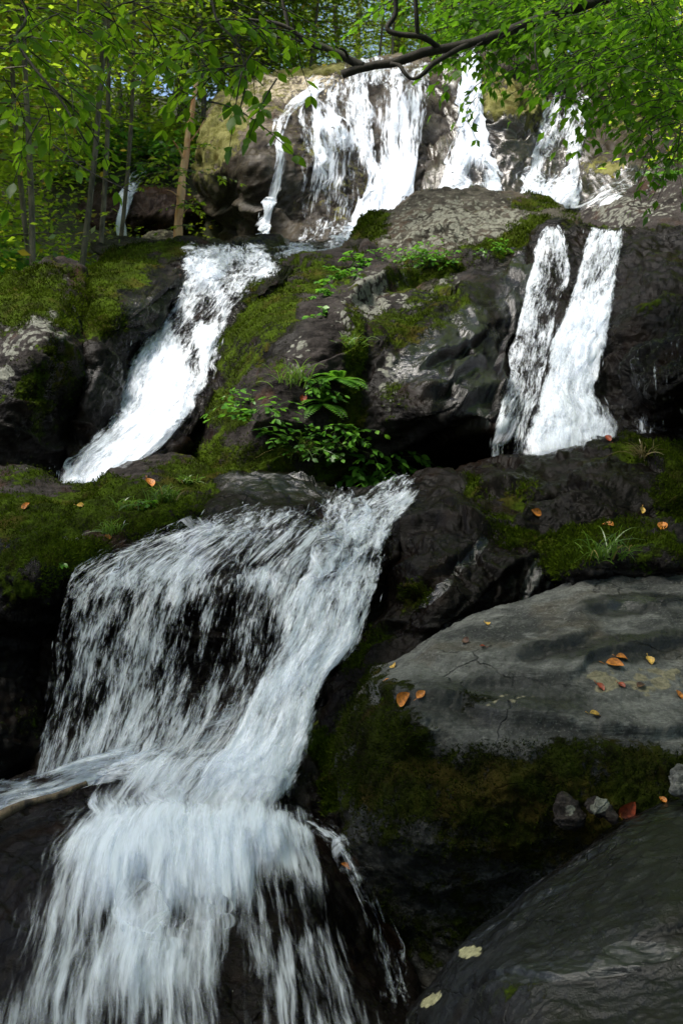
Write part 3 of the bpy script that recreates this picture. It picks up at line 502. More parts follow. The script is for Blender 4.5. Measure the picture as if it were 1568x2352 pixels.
rock('near', 'boulder', 'smooth wet dark boulder with two pale lichen patches at the bottom right', 'boulder',
     [(905, 2440), (930, 2350), (965, 2285), (1020, 2212), (1090, 2140), (1170, 2072), (1260, 2002), (1340, 1948), (1400, 1900), (1460, 1866), (1530, 1842), (1620, 1828), (1760, 1830), (1780, 2560), (920, 2560)],
     [(960, 2310, 5.7), (1100, 2140, 5.9), (1300, 1980, 6.1), (1480, 1865, 6.25), (1620, 1840, 6.3), (1150, 2250, 5.1), (1350, 2120, 5.15), (1560, 2020, 5.2), (1100, 2400, 4.9), (1400, 2300, 4.7), (1600, 2250, 4.6)],
     M_NEAR, center=(1400, 2260), B=0.35, thick=0.9, amp=0.035, freq=1.6, ter=0.007, tk=5, tdir=(-0.4, -0.5, 0.8), fine=0.007, seed=127, spokes=380, rings=190,
     lich=[(1078, 2188, 30, 16, 1.15, -20), (990, 2296, 30, 14, 1.15, -30)], moss=[(1150, 2300, 150, 40, 0.35)], base=(0.04, 0.0, 0.7), wet=[(1250, 2040, 210, 40, 1.5, -35), (1480, 1890, 120, 22, 1.4, -20), (1300, 2240, 180, 25, 1.4, -5), (1480, 2190, 90, 25, 1.4)],
     ledges=[([(1010, 2300), (1150, 2240), (1300, 2260), (1420, 2240), (1500, 2235)], 0.014, 50), ([(1160, 2110), (1250, 2060), (1330, 2025), (1420, 1985)], 0.010, 40), ([(1440, 2180), (1500, 2150), (1600, 2120)], 0.018, 60)])
# the gully's sides go on beyond the picture's edges
for key, lb_, ol, dp, mt in [('sideRlow', 'dark mossy boulder beside the big grey boulder, beyond the right edge', [(1645, 1400), (1800, 1310), (2100, 1240), (2450, 1220), (2600, 1600), (2600, 2300), (2200, 2600), (1800, 2500), (1650, 2000)], [(1650, 1400, 8.6), (2100, 1250, 9), (2500, 1250, 9), (1800, 1800, 7.2), (2300, 1800, 7.0), (1800, 2400, 6), (2400, 2400, 6)], M_MID),
                             ('sideRhigh', 'dark rock wall of the right bank beyond the right edge', [(1645, 620), (1800, 460), (2100, 380), (2450, 330), (2600, 700), (2600, 1200), (2200, 1380), (1800, 1360), (1650, 1200)], [(1650, 600, 13.5), (2100, 400, 14), (2500, 350, 14), (1800, 900, 11.6), (2300, 900, 11.2), (1800, 1300, 10), (2400, 1300, 9.8)], M_MID),
                             ('sideLlow', 'dark mossy boulder beyond the left edge below the mossed ledge', [(-75, 1180), (-250, 1080), (-550, 1020), (-900, 1000), (-1050, 1500), (-1000, 2200), (-600, 2500), (-200, 2400), (-80, 1900)], [(-80, 1200, 9.6), (-500, 1050, 9.8), (-900, 1020, 9.6), (-250, 1600, 8.3), (-800, 1600, 8.0), (-250, 2300, 6.4), (-800, 2300, 6.2)], M_MID),
                             ('sideLhigh', 'mossy boulder of the left bank beyond the left edge', [(-60, 720), (-250, 600), (-550, 560), (-850, 560), (-1000, 800), (-900, 1120), (-500, 1180), (-200, 1160), (-70, 1090)], [(-60, 720, 13.2), (-500, 580, 14), (-900, 580, 14), (-250, 850, 12.2), (-800, 850, 12.2), (-250, 1120, 11), (-800, 1120, 11)], M_MID)]:
    cx_, cy_ = np.mean(ol, 0)
    rock(key, 'boulder', lb_, 'boulder', ol, dp, mt, B=0.4, thick=1.5, amp=0.10, freq=1.3, ter=0.06, tk=3, fine=0.02, seed=140 + len(key), spokes=160, rings=60, moss=[(cx_, cy_ - 200, 500, 200, 0.8)], base=(0.1, 0, 0.5))
STONE = [('stone', 'small pinkish stone with pale lichen lodged against the big grey boulder', [(1272, 1885), (1276, 1852), (1296, 1830), (1318, 1846), (1336, 1872), (1330, 1898), (1300, 1902)], 6.42, 0.7),
         ('stone', 'flat brown stone with a white lichen patch wedged beside two orange leaves', [(1335, 1850), (1350, 1836), (1385, 1848), (1412, 1872), (1405, 1885), (1375, 1876), (1345, 1862)], 6.36, 1.0),
         ('stone', 'small dark grey stone perched at the right edge over the wet boulder', [(1540, 1820), (1542, 1780), (1560, 1762), (1600, 1765), (1620, 1800), (1600, 1835)], 6.4, 0.2)]
for k, (nm, lb, ol, Y, li) in enumerate(STONE):
    x, y = np.mean(ol, 0)
    rock('stone%d' % k, nm, lb, 'stone', ol, [(x - 30, y, Y + .02), (x + 30, y, Y), (x, y - 30, Y + .05), (x, y + 30, Y - 0.02)], M_MID if k < 2 else M_GREY, B=0.05, thick=0.08, amp=0.026, freq=10, ter=0.012, tk=22, fine=0.003, spokes=70, rings=30, seed=130 + k, lich=[(x, y - 8, 22, 16, li)], base=(0.1, 0, 0.2))

# moss pile: short tufts standing on the mossed parts of the nearer rocks
def moss_mat():
    N = NT('moss_tuft'); r = N.attr('rnd')
    col = N.mix(r, (0.012, 0.017, 0.002, 1), (0.065, 0.10, 0.006, 1))
    return N.out(N.n('MixShader', {0: 0.3, 1: N.n('BsdfDiffuse', {'Color': col}), 2: N.n('BsdfTranslucent', {'Color': col})}))
M_MOSS = moss_mat()
for key, cnt, hgt, tone in (('ledgeL', 30000, 0.015, 0.0), ('blockR', 16000, 0.020, 0.0), ('ridgeR', 14000, 0.020, 0.0), ('rubbleR', 6000, 0.018, -0.1), ('gap', 9000, 0.018, -0.1), ('big', 26000, 0.013, -0.45), ('mid', 36000, 0.018, 0.0), ('leftA', 24000, 0.018, -0.15), ('leftB', 22000, 0.018, -0.1), ('knoll', 10000, 0.03, 0.0)):
    V, n_, mo_, isb_, sd_ = MOSSY[key]; rs = np.random.default_rng(sd_)
    pn = fbm(V * 3.2, sd_ + 300, 4)
    wgt = np.where(isb_, 0, sstep(0.45, 0.85, mo_ + 0.45 * pn + 0.12 * n_[:, 2]))
    if wgt.sum() < 10: continue
    # even cover: weight by the area each vertex stands for
    e = np.linalg.norm(V - np.roll(V, 1, 0), axis=1); e = np.minimum(e, np.median(e) * 4); wgt = wgt * e
    k = rs.choice(len(V), cnt, p=wgt / wgt.sum())
    c = V[k] + rs.normal(0, 0.6, (cnt, 3)) * np.minimum(e[k], 0.03)[:, None]
    d = n_[k] + rs.normal(0, 0.55, (cnt, 3)) + np.array([0, 0, 0.25]); d /= np.linalg.norm(d, axis=1)[:, None]
    sdv = np.cross(d, rs.normal(0, 1, (cnt, 3))); sdv /= np.linalg.norm(sdv, axis=1)[:, None]
    hh = hgt * rs.uniform(0.4, 1.3, cnt)[:, None]; ww = hh * 0.28
    T_ = np.stack([c - sdv * ww - d * hh * 0.3, c + sdv * ww - d * hh * 0.3, c + d * hh], 1).reshape(-1, 3)
    b = MB(); par = ROCK[key][1]
    b.add(T_ - np.array(par.location), np.arange(cnt * 3).reshape(-1, 3), rnd=np.repeat(np.clip(0.45 + tone + 0.5 * fbm(c * 2.1, sd_ + 310, 3) + rs.normal(0, 0.22, cnt), 0, 1), 3))
    tag(obj('moss', b.mesh('moss', M_MOSS), par), kind='stuff')

def hit(px, py, keys=None, lim=60):
    d = Vector(((px - CX) / FPX, 1.0, (CY - py) / FPX)); L = d.length; d.normalize()
    best = None
    for k in (keys or ROCK):
        h = ROCK[k][0].ray_cast(Vector((0, 0, ZC)), d)
        if h[0] is not None and h[3] < lim and (best is None or h[3] < best[3]): best = h
    return best
def hitY(px, py, keys):
    h = hit(px, py, keys); return h[0].y if h else np.nan

# ------------------------------------------------------------------ water
def fillnan(A):
    A = A.copy()
    for _ in range(400):
        m = np.isnan(A)
        if not m.any(): break
        P = np.pad(A, 1, constant_values=np.nan)
        st = np.stack([P[:-2, 1:-1], P[2:, 1:-1], P[1:-1, :-2], P[1:-1, 2:]])
        ok = ~np.isnan(st); c = ok.sum(0); s = np.where(ok, st, 0).sum(0)
        A = np.where(m & (c > 0), s / np.maximum(c, 1), A)
    return A
def blur(A, n):
    for _ in range(n):
        P = np.pad(A, 1, mode='edge'); A = (P[:-2, 1:-1] + P[2:, 1:-1] + P[1:-1, :-2] + P[1:-1, 2:] + 2 * A) / 6
    return A

def fall(label, rows, bed=None, nu=50, nv=110, layers=3, gap=0.05, seed=1, mat=None, ef=0.12, holes=(), drops=1500, dl=(0.04, 0.16), dw=(0.004, 0.011), spread=0.10,
         rough=0.03, off=0.03, us=1.0, endf=(0.03, 0.03), jit=0.4, maxgap=0.35, wid_=0.0, name='waterfall', cat='waterfall'):
    rs = np.random.default_rng(seed)
    R = np.array([[r[0], r[1], r[2], r[3], (r[4] if not isinstance(r[4], tuple) else r[4][0]), (r[4] if not isinstance(r[4], tuple) else r[4][1]), r[5]] for r in rows], float)
    e_ = (R[:, 2:4] - R[:, 0:2]) * wid_; R[:, 0:2] -= e_; R[:, 2:4] += e_
    mid = np.c_[(R[:, 0] + R[:, 2]) / 2, (R[:, 1] + R[:, 3]) / 2, R]
    C = catmull(mid, nv)[:, 2:]
    u = np.linspace(0, 1, nu)[None]
    px = C[:, 0:1] * (1 - u) + C[:, 2:3] * u; py = C[:, 1:2] * (1 - u) + C[:, 3:4] * u
    Y = C[:, 4:5] * (1 - u) + C[:, 5:6] * u; D = np.repeat(C[:, 6:7], nu, 1)
    if bed:
        gi = np.array([[hitY(px[i, j], py[i, j], bed) for j in range(nu)] for i in range(nv)])
        if np.isnan(gi).all(): gi = Y.copy()
        raw = fillnan(gi); sm = blur(raw, 6)
        cl = np.minimum(sm, raw + 0.02) - off
        Y = np.maximum(np.minimum(Y, cl), cl - maxgap) if maxgap is not None else np.minimum(Y, cl)
        Y = np.minimum(blur(Y, 3), raw - off * 0.4)
    P0 = at(px, py, Y)
    wid = np.linalg.norm(P0[:, -1] - P0[:, 0], axis=1); ln = np.r_[0, np.cumsum(np.linalg.norm(np.diff(P0[:, nu // 2], axis=0), axis=1))]
    fu = (u - 0.5) * (wid[:, None] * 0.6 + wid.mean() * 0.4); fv = np.repeat(ln[:, None], nu, 1)
    edge = sstep(0, ef, u) * sstep(0, ef, 1 - u) * np.ones_like(D)
    vv = np.linspace(0, 1, nv)[:, None]
    edge = edge * (sstep(0, endf[0], vv) if endf[0] > 0 else 1) * (sstep(0, endf[1], 1 - vv) if endf[1] > 0 else 1)
    hb = blobs(px.ravel(), py.ravel(), [(h[0], h[1], h[2], h[3], -abs(h[4])) + tuple(h[5:]) for h in holes if h[4] < 0]).reshape(D.shape) + \
        blobs(px.ravel(), py.ravel(), [h for h in holes if h[4] > 0]).reshape(D.shape)
    root = thing(name, label, cat, tuple(P0[-1, nu // 2]))
    T = np.gradient(P0, axis=0); T /= np.linalg.norm(T, axis=2)[..., None] + 1e-9
    A = np.gradient(P0, axis=1); nn = np.cross(A, T); nn /= np.linalg.norm(nn, axis=2)[..., None] + 1e-9
    if nn[..., 1].mean() > 0: nn = -nn
    b = MB(); ii = (np.arange(nv - 1)[:, None] * nu + np.arange(nu - 1)[None]).ravel()
    F = np.stack([ii, ii + 1, ii + nu + 1, ii + nu], -1)
    dens_all = None; rough = rough * 0.7
    for k in range(layers):
        q = np.stack([fu * 2.5 * us + 17 * k, fv * 0.9 * us, 0 * fu + seed * 3.3], -1).reshape(-1, 3)
        big = fbm(q, seed + k * 11, 4).reshape(D.shape)
        ee = sstep(0.0, 0.9, edge + 0.45 * big * (edge < 0.98))
        dens = np.clip((D + hb + 0.24 * big) * ee - 0.10 * k, 0, 1.1)
        rr = fbm(np.stack([fu * 9 * us, fv * 2.0 * us, 0 * fu + k * 5.1 + seed], -1).reshape(-1, 3), seed + 40 + k, 4).reshape(D.shape)
        P = P0 + nn * (gap * k + rough * rr * (0.5 + k * 0.25))[..., None]
        b.add((P - P0[-1, nu // 2]).reshape(-1, 3), F, fu=fu.ravel(), fv=fv.ravel(), fs=np.full(nu * nv, seed * 1.7 + k * 9.1), dens=dens.ravel())
        if k == 0: dens_all = dens
    obj('water_sheet', b.mesh('water_sheet', mat or M_WATER), root)
    drops = int(drops * 0.02); dl = (dl[0] * 0.7, dl[1] * 0.7); dw = (dw[0] * 0.5, dw[1] * 0.5); spread = spread * 0.5
    if drops:
        wgt = (np.clip(dens_all, 0, 1) * np.clip(1.35 - dens_all, 0.15, 1)).ravel() + 1e-6
        wgt *= np.clip(0.55 + 1.2 * noise(np.stack([fu * 6 * us, fv * 1.2 * us, 0 * fu + 7], -1).reshape(-1, 3), seed + 5), 0.02, 3)
        id_ = rs.choice(nu * nv, drops, p=wgt / wgt.sum()); r_, c_ = id_ // nu, id_ % nu
        L = rs.uniform(*dl, drops) * rs.uniform(0.5, 1.2, drops); W = rs.uniform(*dw, drops)
        dirs = T[r_, c_] + np.array([0, 0, -jit]) + rs.normal(0, 0.10, (drops, 3)); dirs /= np.linalg.norm(dirs, axis=1)[:, None]
        ctr = P0[r_, c_] + nn[r_, c_] * (np.abs(rs.normal(0, spread, drops)) + gap * layers * 0.6)[:, None] + rs.normal(0, spread * 0.3, (drops, 3))
        sd_ = np.cross(dirs, rs.normal(0, 1, (drops, 3))); sd_ /= np.linalg.norm(sd_, axis=1)[:, None]; s2 = np.cross(dirs, sd_)
        V = np.stack([ctr - dirs * L[:, None] / 2, ctr + sd_ * W[:, None], ctr + (-0.5 * sd_ + 0.87 * s2) * W[:, None], ctr + (-0.5 * sd_ - 0.87 * s2) * W[:, None], ctr + dirs * L[:, None] / 2], 1)
        f0 = np.array([[0, 2, 1], [0, 3, 2], [0, 1, 3], [4, 1, 2], [4, 2, 3], [4, 3, 1]])
        Fd = (f0[None] + 5 * np.arange(drops)[:, None, None]).reshape(-1, 3)
        d = MB(); d.add((V - P0[-1, nu // 2]).reshape(-1, 3), Fd)
        tag(obj('spray', d.mesh('spray', M_FOAM), root), kind='stuff')
    return root

FAR = dict(mat=M_WATER_FAR, us=0.42, gap=0.10, rough=0.10, off=0.08, dl=(0.15, 0.5), dw=(0.012, 0.03), spread=0.18, maxgap=0.5)
fall('broad bright waterfall pouring over the top of the tan cliff', [(800, 150, 992, 148, 29, 0.62), (790, 180, 992, 175, 26.5, 0.62), (795, 250, 988, 245, 25.8, 0.58), (810, 330, 972, 325, 25.3, 0.56), (840, 400, 958, 398, 24.8, 0.92), (822, 470, 948, 470, 24.2, 0.92), (795, 540, 930, 530, 23.4, 0.9), (745, 600, 880, 590, 22.4, 0.8)],
     ['cliffA', 'bed_top'], nu=50, nv=90, seed=2, drops=900, ef=0.05, holes=[(850, 220, 50, 40, -0.15), (830, 330, 30, 60, -0.2), (915, 330, 30, 120, 0.2)], **FAR)
fall('thin veil of trickles left of the bright top waterfall', [(740, 172, 850, 160, 28, 0.4), (690, 205, 855, 190, 26.5, 0.5), (670, 260, 865, 250, 25.8, 0.55), (680, 340, 875, 335, 25.2, 0.55), (680, 430, 865, 430, 24.6, 0.5), (680, 520, 840, 520, 23.6, 0.42), (670, 590, 800, 585, 22.6, 0.6)],
     ['cliffA', 'bed_top'], nu=60, nv=80, seed=4, drops=500, ef=0.12, holes=[(840, 300, 30, 100, 0.2), (725, 300, 10, 140, 0.25), (765, 320, 10, 120, 0.22)], **FAR)
fall('narrow white strand curving down the left of the tan cliff', [(720, 200, 760, 195, 26.5, 0.75), (655, 250, 690, 245, 25.6, 0.85), (630, 290, 662, 290, 25.2, 0.7), (628, 370, 652, 372, 24.8, 0.75), (612, 450, 638, 452, 24.2, 0.85), (600, 520, 626, 522, 23.6, 0.9), (592, 575, 622, 577, 22.8, 0.95)],
     ['cliffA', 'bed_top'], nu=22, nv=90, seed=5, drops=250, ef=0.3, **FAR)
fall('second bright waterfall from the left on the upper cliff, flaring at its foot', [(1062, 118, 1102, 118, 28.5, 0.95), (1060, 190, 1108, 190, 27.4, 0.95), (1066, 260, 1112, 258, 26.6, 1.0), (1056, 320, 1122, 318, 25.7, 1.0), (1030, 375, 1135, 372, 24.8, 0.95), (1010, 425, 1150, 420, 23.8, 0.85), (995, 470, 1170, 460, 22.8, 0.8)],
     ['cliffB'], nu=40, nv=80, seed=6, drops=500, ef=0.08, holes=[(1095, 410, 22, 40, -0.5)], **FAR)
fall('wide broken waterfall behind the leaves at the upper right', [(1245, 225, 1350, 215, 27, 0.6), (1235, 280, 1355, 275, 26.2, 0.7), (1225, 330, 1345, 325, 25.4, 0.72), (1205, 390, 1335, 385, 24.4, 0.75), (1190, 440, 1340, 435, 23.2, 0.8), (1170, 490, 1330, 485, 22.2, 0.9)],
     ['cliffB'], nu=50, nv=70, seed=7, drops=500, ef=0.08, holes=[(1275, 380, 30, 50, -0.45)], **FAR)
fall('shallow side stream running over slabs at the right of the upper cliff', [(1500, 345, 1525, 350, 24, 0.5), (1470, 390, 1500, 400, 23, 0.6), (1400, 420, 1470, 450, 22, 0.5), (1340, 450, 1450, 475, 21.5, 0.6), (1290, 475, 1430, 500, 21, 0.6)],
     ['cliffB'], nu=40, nv=50, seed=8, drops=150, ef=0.2, **FAR)
fall('small slender waterfall in the shade of the reddish cliff', [(330, 395, 345, 397, 27, 0.55), (302, 425, 322, 427, 26.2, 0.7), (285, 465, 305, 467, 25.8, 0.75), (270, 510, 292, 512, 25.5, 0.8), (262, 555, 290, 557, 25.3, 0.85)],
     ['cliffC'], nu=20, nv=60, seed=9, drops=150, ef=0.3, **FAR)
fall('foaming stream running from the cliff foot to the left middle waterfall', [(680, 575, 780, 590, 21, 0.6), (600, 568, 740, 600, 19, 0.75), (520, 575, 660, 615, 17, 0.8), (440, 580, 640, 625, 15.6, 0.85)],
     ['bed_top'], nu=40, nv=60, seed=10, drops=200, ef=0.15, name='stream', cat='stream', gap=0.05, rough=0.08, off=0.05, maxgap=0.1, us=0.6, dl=(0.05, 0.2))
fall('left middle waterfall rushing diagonally between mossy boulders', [(430, 572, 610, 566, 15.8, 0.85), (408, 610, 632, 612, 15.0, 0.85), (396, 660, 590, 662, 14.4, 0.75), (380, 720, 535, 715, 14.0, 0.75), (325, 790, 510, 780, 13.4, 0.9), (290, 840, 490, 830, 13.0, 0.95), (262, 910, 468, 900, 12.6, 0.92), (238, 975, 440, 965, 12.2, 0.9), (195, 1040, 375, 1030, 11.8, 0.95), (150, 1090, 300, 1085, 11.4, 0.95), (140, 1140, 250, 1140, 11.2, 1.0)],
     ['bedL', 'bed_top'], nu=70, nv=170, layers=3, seed=12, wid_=0.07, drops=3500, ef=0.24, us=0.75, holes=[(560, 650, 60, 60, -0.35), (470, 720, 40, 50, -0.35), (430, 800, 25, 90, -0.45, -20), (240, 950, 20, 60, -0.3), (620, 640, 30, 14, 0.4)], dl=(0.05, 0.22), dw=(0.005, 0.016), off=0.06, rough=0.05, spread=0.10)
fall('bright right hand waterfall dropping from the lichened bank', [(1350, 532, 1440, 538, 14, 0.75), (1335, 580, 1428, 580, 13.7, 0.75), (1312, 650, 1420, 650, 13.3, 0.8), (1290, 720, 1412, 720, 12.9, 0.85), (1262, 790, 1402, 790, 12.5, 0.9), (1245, 860, 1385, 860, 12.2, 0.92), (1235, 920, 1372, 915, 11.9, 0.95), (1215, 965, 1405, 960, 11.6, 0.95), (1195, 1020, 1422, 1010, 11.3, 0.95), (1190, 1060, 1425, 1050, 11.2, 0.95)],
     ['wallR'], nu=60, nv=150, layers=3, seed=14, wid_=0.07, drops=3000, ef=0.24, us=0.8, holes=[(1370, 640, 40, 60, -0.12), (1385, 940, 15, 60, -0.3)], dl=(0.05, 0.2), dw=(0.005, 0.014), off=0.05, rough=0.05)
fall('lacy thin waterfall splitting left of the bright right hand one', [(1254, 518, 1280, 520, 14.2, 0.8), (1230, 570, 1302, 570, 13.8, 0.62), (1208, 640, 1312, 640, 13.4, 0.6), (1192, 710, 1285, 705, 13.0, 0.72), (1180, 770, 1275, 760, 12.7, 0.8), (1166, 850, 1260, 840, 12.3, 0.72), (1146, 930, 1240, 920, 11.9, 0.68), (1128, 1000, 1215, 990, 11.6, 0.66), (1116, 1075, 1200, 1070, 11.4, 0.6)],
     ['wallR', 'mid'], nu=50, nv=140, layers=2, seed=15, drops=2600, ef=0.1, us=0.8, holes=[(1275, 660, 22, 55, -0.35), (1225, 620, 14, 90, 0.3, 12), (1170, 1030, 20, 40, -0.35), (1215, 740, 25, 25, 0.2)], dl=(0.04, 0.18), dw=(0.004, 0.010), off=0.05, rough=0.05)
fall('dripping trickles at the right edge under the tilted slab', [(1436, 820, 1600, 740, 11.6, 0.10), (1438, 860, 1600, 800, 11.3, 0.16), (1440, 920, 1600, 900, 11.0, 0.16), (1450, 1000, 1600, 990, 10.9, 0.2)],
     ['slabR', 'wallR'], nu=60, nv=60, layers=1, seed=16, drops=160, ef=0.1, us=1.2, holes=[(1440, 870, 8, 50, 0.4), (1502, 870, 6, 60, 0.4), (1485, 985, 20, 30, 0.3)], off=0.03, rough=0.02)
# lower waterfall
fall('curtain of separate strands falling over the wide left lip of the lower waterfall', [(400, 1222, 800, 1140, (9.5, 10.1), 0.62), (300, 1262, 820, 1165, (9.2, 9.8), 0.64), (215, 1300, 800, 1215, (8.9, 9.4), 0.60), (155, 1345, 740, 1280, (8.65, 9.0), 0.60), (136, 1400, 700, 1340, (8.5, 8.7), 0.56), (120, 1480, 665, 1430, (8.4, 8.5), 0.54), (106, 1570, 640, 1520, (8.3, 8.4), 0.52), (96, 1660, 600, 1600, (8.2, 8.3), 0.53), (88, 1740, 550, 1680, (8.1, 8.2), 0.62), (76, 1810, 500, 1740, (8.05, 8.1), 0.7)],
     ['lip'], nu=130, nv=160, layers=3, seed=18, drops=2500, ef=0.04, us=1.0, off=0.04, rough=0.03, gap=0.05, maxgap=0.8, endf=(0.04, 0.05), spread=0.09, jit=0.6,
     holes=[(450, 1480, 70, 90, -0.22, -15), (520, 1440, 30, 120, -0.2), (700, 1180, 60, 25, -0.25), (540, 1300, 60, 40, -0.15), (330, 1330, 180, 30, 0.12, -12), (600, 1340, 60, 30, 0.25), (160, 1500, 12, 120, -0.2)])
fall('thick white chute plunging down the right of the lower waterfall', [(915, 1104, 1000, 1100, 10.6, 0.55), (868, 1140, 962, 1138, 10.1, 0.8), (800, 1180, 930, 1185, 9.6, 0.76), (745, 1240, 905, 1245, 9.2, 0.76), (695, 1310, 885, 1320, 8.8, 0.78), (655, 1390, 862, 1400, 8.5, 0.78), (628, 1470, 820, 1490, 8.3, 0.82), (590, 1560, 760, 1570, 8.1, 0.92), (550, 1640, 735, 1650, 7.9, 0.92), (505, 1720, 715, 1725, 7.75, 0.92), (440, 1800, 690, 1800, 7.6, 0.95), (370, 1870, 665, 1870, 7.4, 0.95)],
     ['lip', 'bed_low', 'rubbleR'], nu=80, nv=190, layers=3, seed=20, wid_=0.06, drops=6000, ef=0.24, us=1.0, endf=(0.08, 0.10), off=0.035, rough=0.04, gap=0.05, maxgap=0.9, spread=0.10,
     holes=[(850, 1330, 30, 70, -0.2), (840, 1420, 30, 50, -0.22), (620, 1480, 25, 80, -0.15), (870, 1180, 30, 20, -0.15)])
fall('foam tongue sliding left along the foot of the strand curtain', [(600, 1565, 690, 1690, 8.0, 0.9), (500, 1615, 560, 1730, 8.0, 0.85), (400, 1660, 440, 1760, 8.0, 0.62), (300, 1700, 330, 1790, 8.0, 0.85), (200, 1730, 220, 1810, 7.95, 0.9), (100, 1765, 110, 1840, 7.9, 0.85), (0, 1782, 0, 1875, 7.85, 0.8), (-60, 1790, -60, 1900, 7.8, 0.8)],
     ['lip', 'bed_low', 'ledgeL'], nu=50, nv=120, layers=2, seed=22, drops=1500, ef=0.15, us=1.0, off=0.08, rough=0.05, gap=0.05, maxgap=0.9, jit=0.0, endf=(0.3, 0.03), holes=[(370, 1690, 70, 30, -0.4, -15), (120, 1790, 60, 16, -0.25, -15)], name='stream', cat='stream')
fall('turbulent white step where the chute lands below the lower waterfall', [(330, 1745, 690, 1720, 7.7, 0.75), (240, 1790, 690, 1770, 7.55, 0.82), (190, 1835, 680, 1830, 7.4, 0.82), (170, 1870, 660, 1865, 7.25, 0.85), (200, 1900, 640, 1900, 7.1, 0.9), (180, 1940, 640, 1935, 6.9, 0.9)],
     ['bed_low', 'bed_front'], mat=M_WATER_SOFT, nu=90, nv=90, layers=3, seed=24, drops=3500, ef=0.14, us=1.1, off=0.06, rough=0.06, gap=0.05, maxgap=0.6, holes=[(260, 1830, 90, 40, -0.3), (640, 1870, 40, 30, -0.2)], spread=0.08)
fall('great fan of white spray spilling over the bottom left boulder', [(190, 1885, 700, 1880, 6.9, 0.78), (100, 1950, 740, 1940, 6.6, 0.74), (50, 2010, 770, 2010, 6.3, 0.68), (10, 2080, 800, 2090, 6.1, 0.63), (-30, 2160, 840, 2180, 5.9, 0.59), (-70, 2250, 880, 2270, 5.6, 0.55), (-110, 2340, 920, 2360, 5.4, 0.53), (-140, 2440, 950, 2450, 5.2, 0.53)],
     ['bed_front', 'bed_low'], nu=150, nv=150, layers=4, seed=26, drops=0, ef=0.08, us=1.0, mat=M_WATER_SOFT, off=0.05, gap=0.05, maxgap=0.5, spread=0.10, dl=(0.04, 0.2), dw=(0.003, 0.009), endf=(0.10, 0.0), rough=0.014,
     holes=[(650, 2100, 120, 90, -0.30), (780, 2120, 90, 120, -0.25), (840, 2300, 100, 120, -0.15), (540, 2250, 50, 140, -0.14), (40, 2000, 120, 100, -0.34), (10, 2180, 60, 120, -0.2), (320, 2060, 30, 40, -0.3), (370, 2010, 210, 130, 0.36), (330, 2190, 130, 120, 0.26), (240, 2300, 110, 120, 0.2), (460, 2170, 80, 110, 0.16), (470, 1940, 220, 45, 0.3), (405, 2120, 22, 60, -0.3, 10), (250, 2140, 16, 60, -0.3, 15), (640, 2020, 60, 40, -0.2)])
fall('thin runnel slipping between the bottom left boulder and the big grey one', [(690, 1900, 740, 1890, 7.1, 0.5), (740, 1940, 800, 1930, 6.9, 0.45), (790, 2010, 830, 2000, 6.6, 0.35), (830, 2110, 880, 2100, 6.3, 0.4), (850, 2200, 920, 2200, 6.0, 0.45), (860, 2300, 950, 2300, 5.7, 0.4), (860, 2400, 960, 2400, 5.4, 0.4)],
     ['bed_front', 'gap', 'big', 'bed_low'], nu=30, nv=90, layers=2, seed=28, drops=0, ef=0.25, us=1.3, off=0.03, rough=0.02, maxgap=0.4, dw=(0.003, 0.008))

for lb_, rows_, bed_ in [('soft mist where the left middle waterfall meets the ledge', [(190, 1000, 400, 990, 11.9, 0.25), (140, 1060, 360, 1050, 11.5, 0.6), (110, 1110, 320, 1100, 11.3, 0.75), (110, 1150, 300, 1150, 11.2, 0.8)], ['bedL']),
                         ('soft mist at the foot of the bright right hand waterfall', [(1200, 920, 1420, 920, 11.8, 0.2), (1180, 980, 1440, 980, 11.4, 0.6), (1170, 1040, 1450, 1040, 11.1, 0.8), (1170, 1080, 1450, 1070, 11.0, 0.8)], ['wallR']),
                         ('soft mist over the white step below the lower waterfall', [(300, 1690, 740, 1660, 7.6, 0.25), (180, 1780, 740, 1760, 7.35, 0.55), (140, 1860, 730, 1850, 7.1, 0.6), (140, 1940, 740, 1930, 6.7, 0.5), (120, 2020, 740, 2020, 6.4, 0.25)], ['bed_low', 'bed_front'])]:
    m_ = fall(lb_, rows_, bed_, nu=40, nv=40, layers=3, seed=33, drops=0, ef=0.3, off=0.28, gap=0.06, rough=0.02, mat=M_MIST, endf=(0.25, 0.25), maxgap=0.6, name='mist', cat='mist')
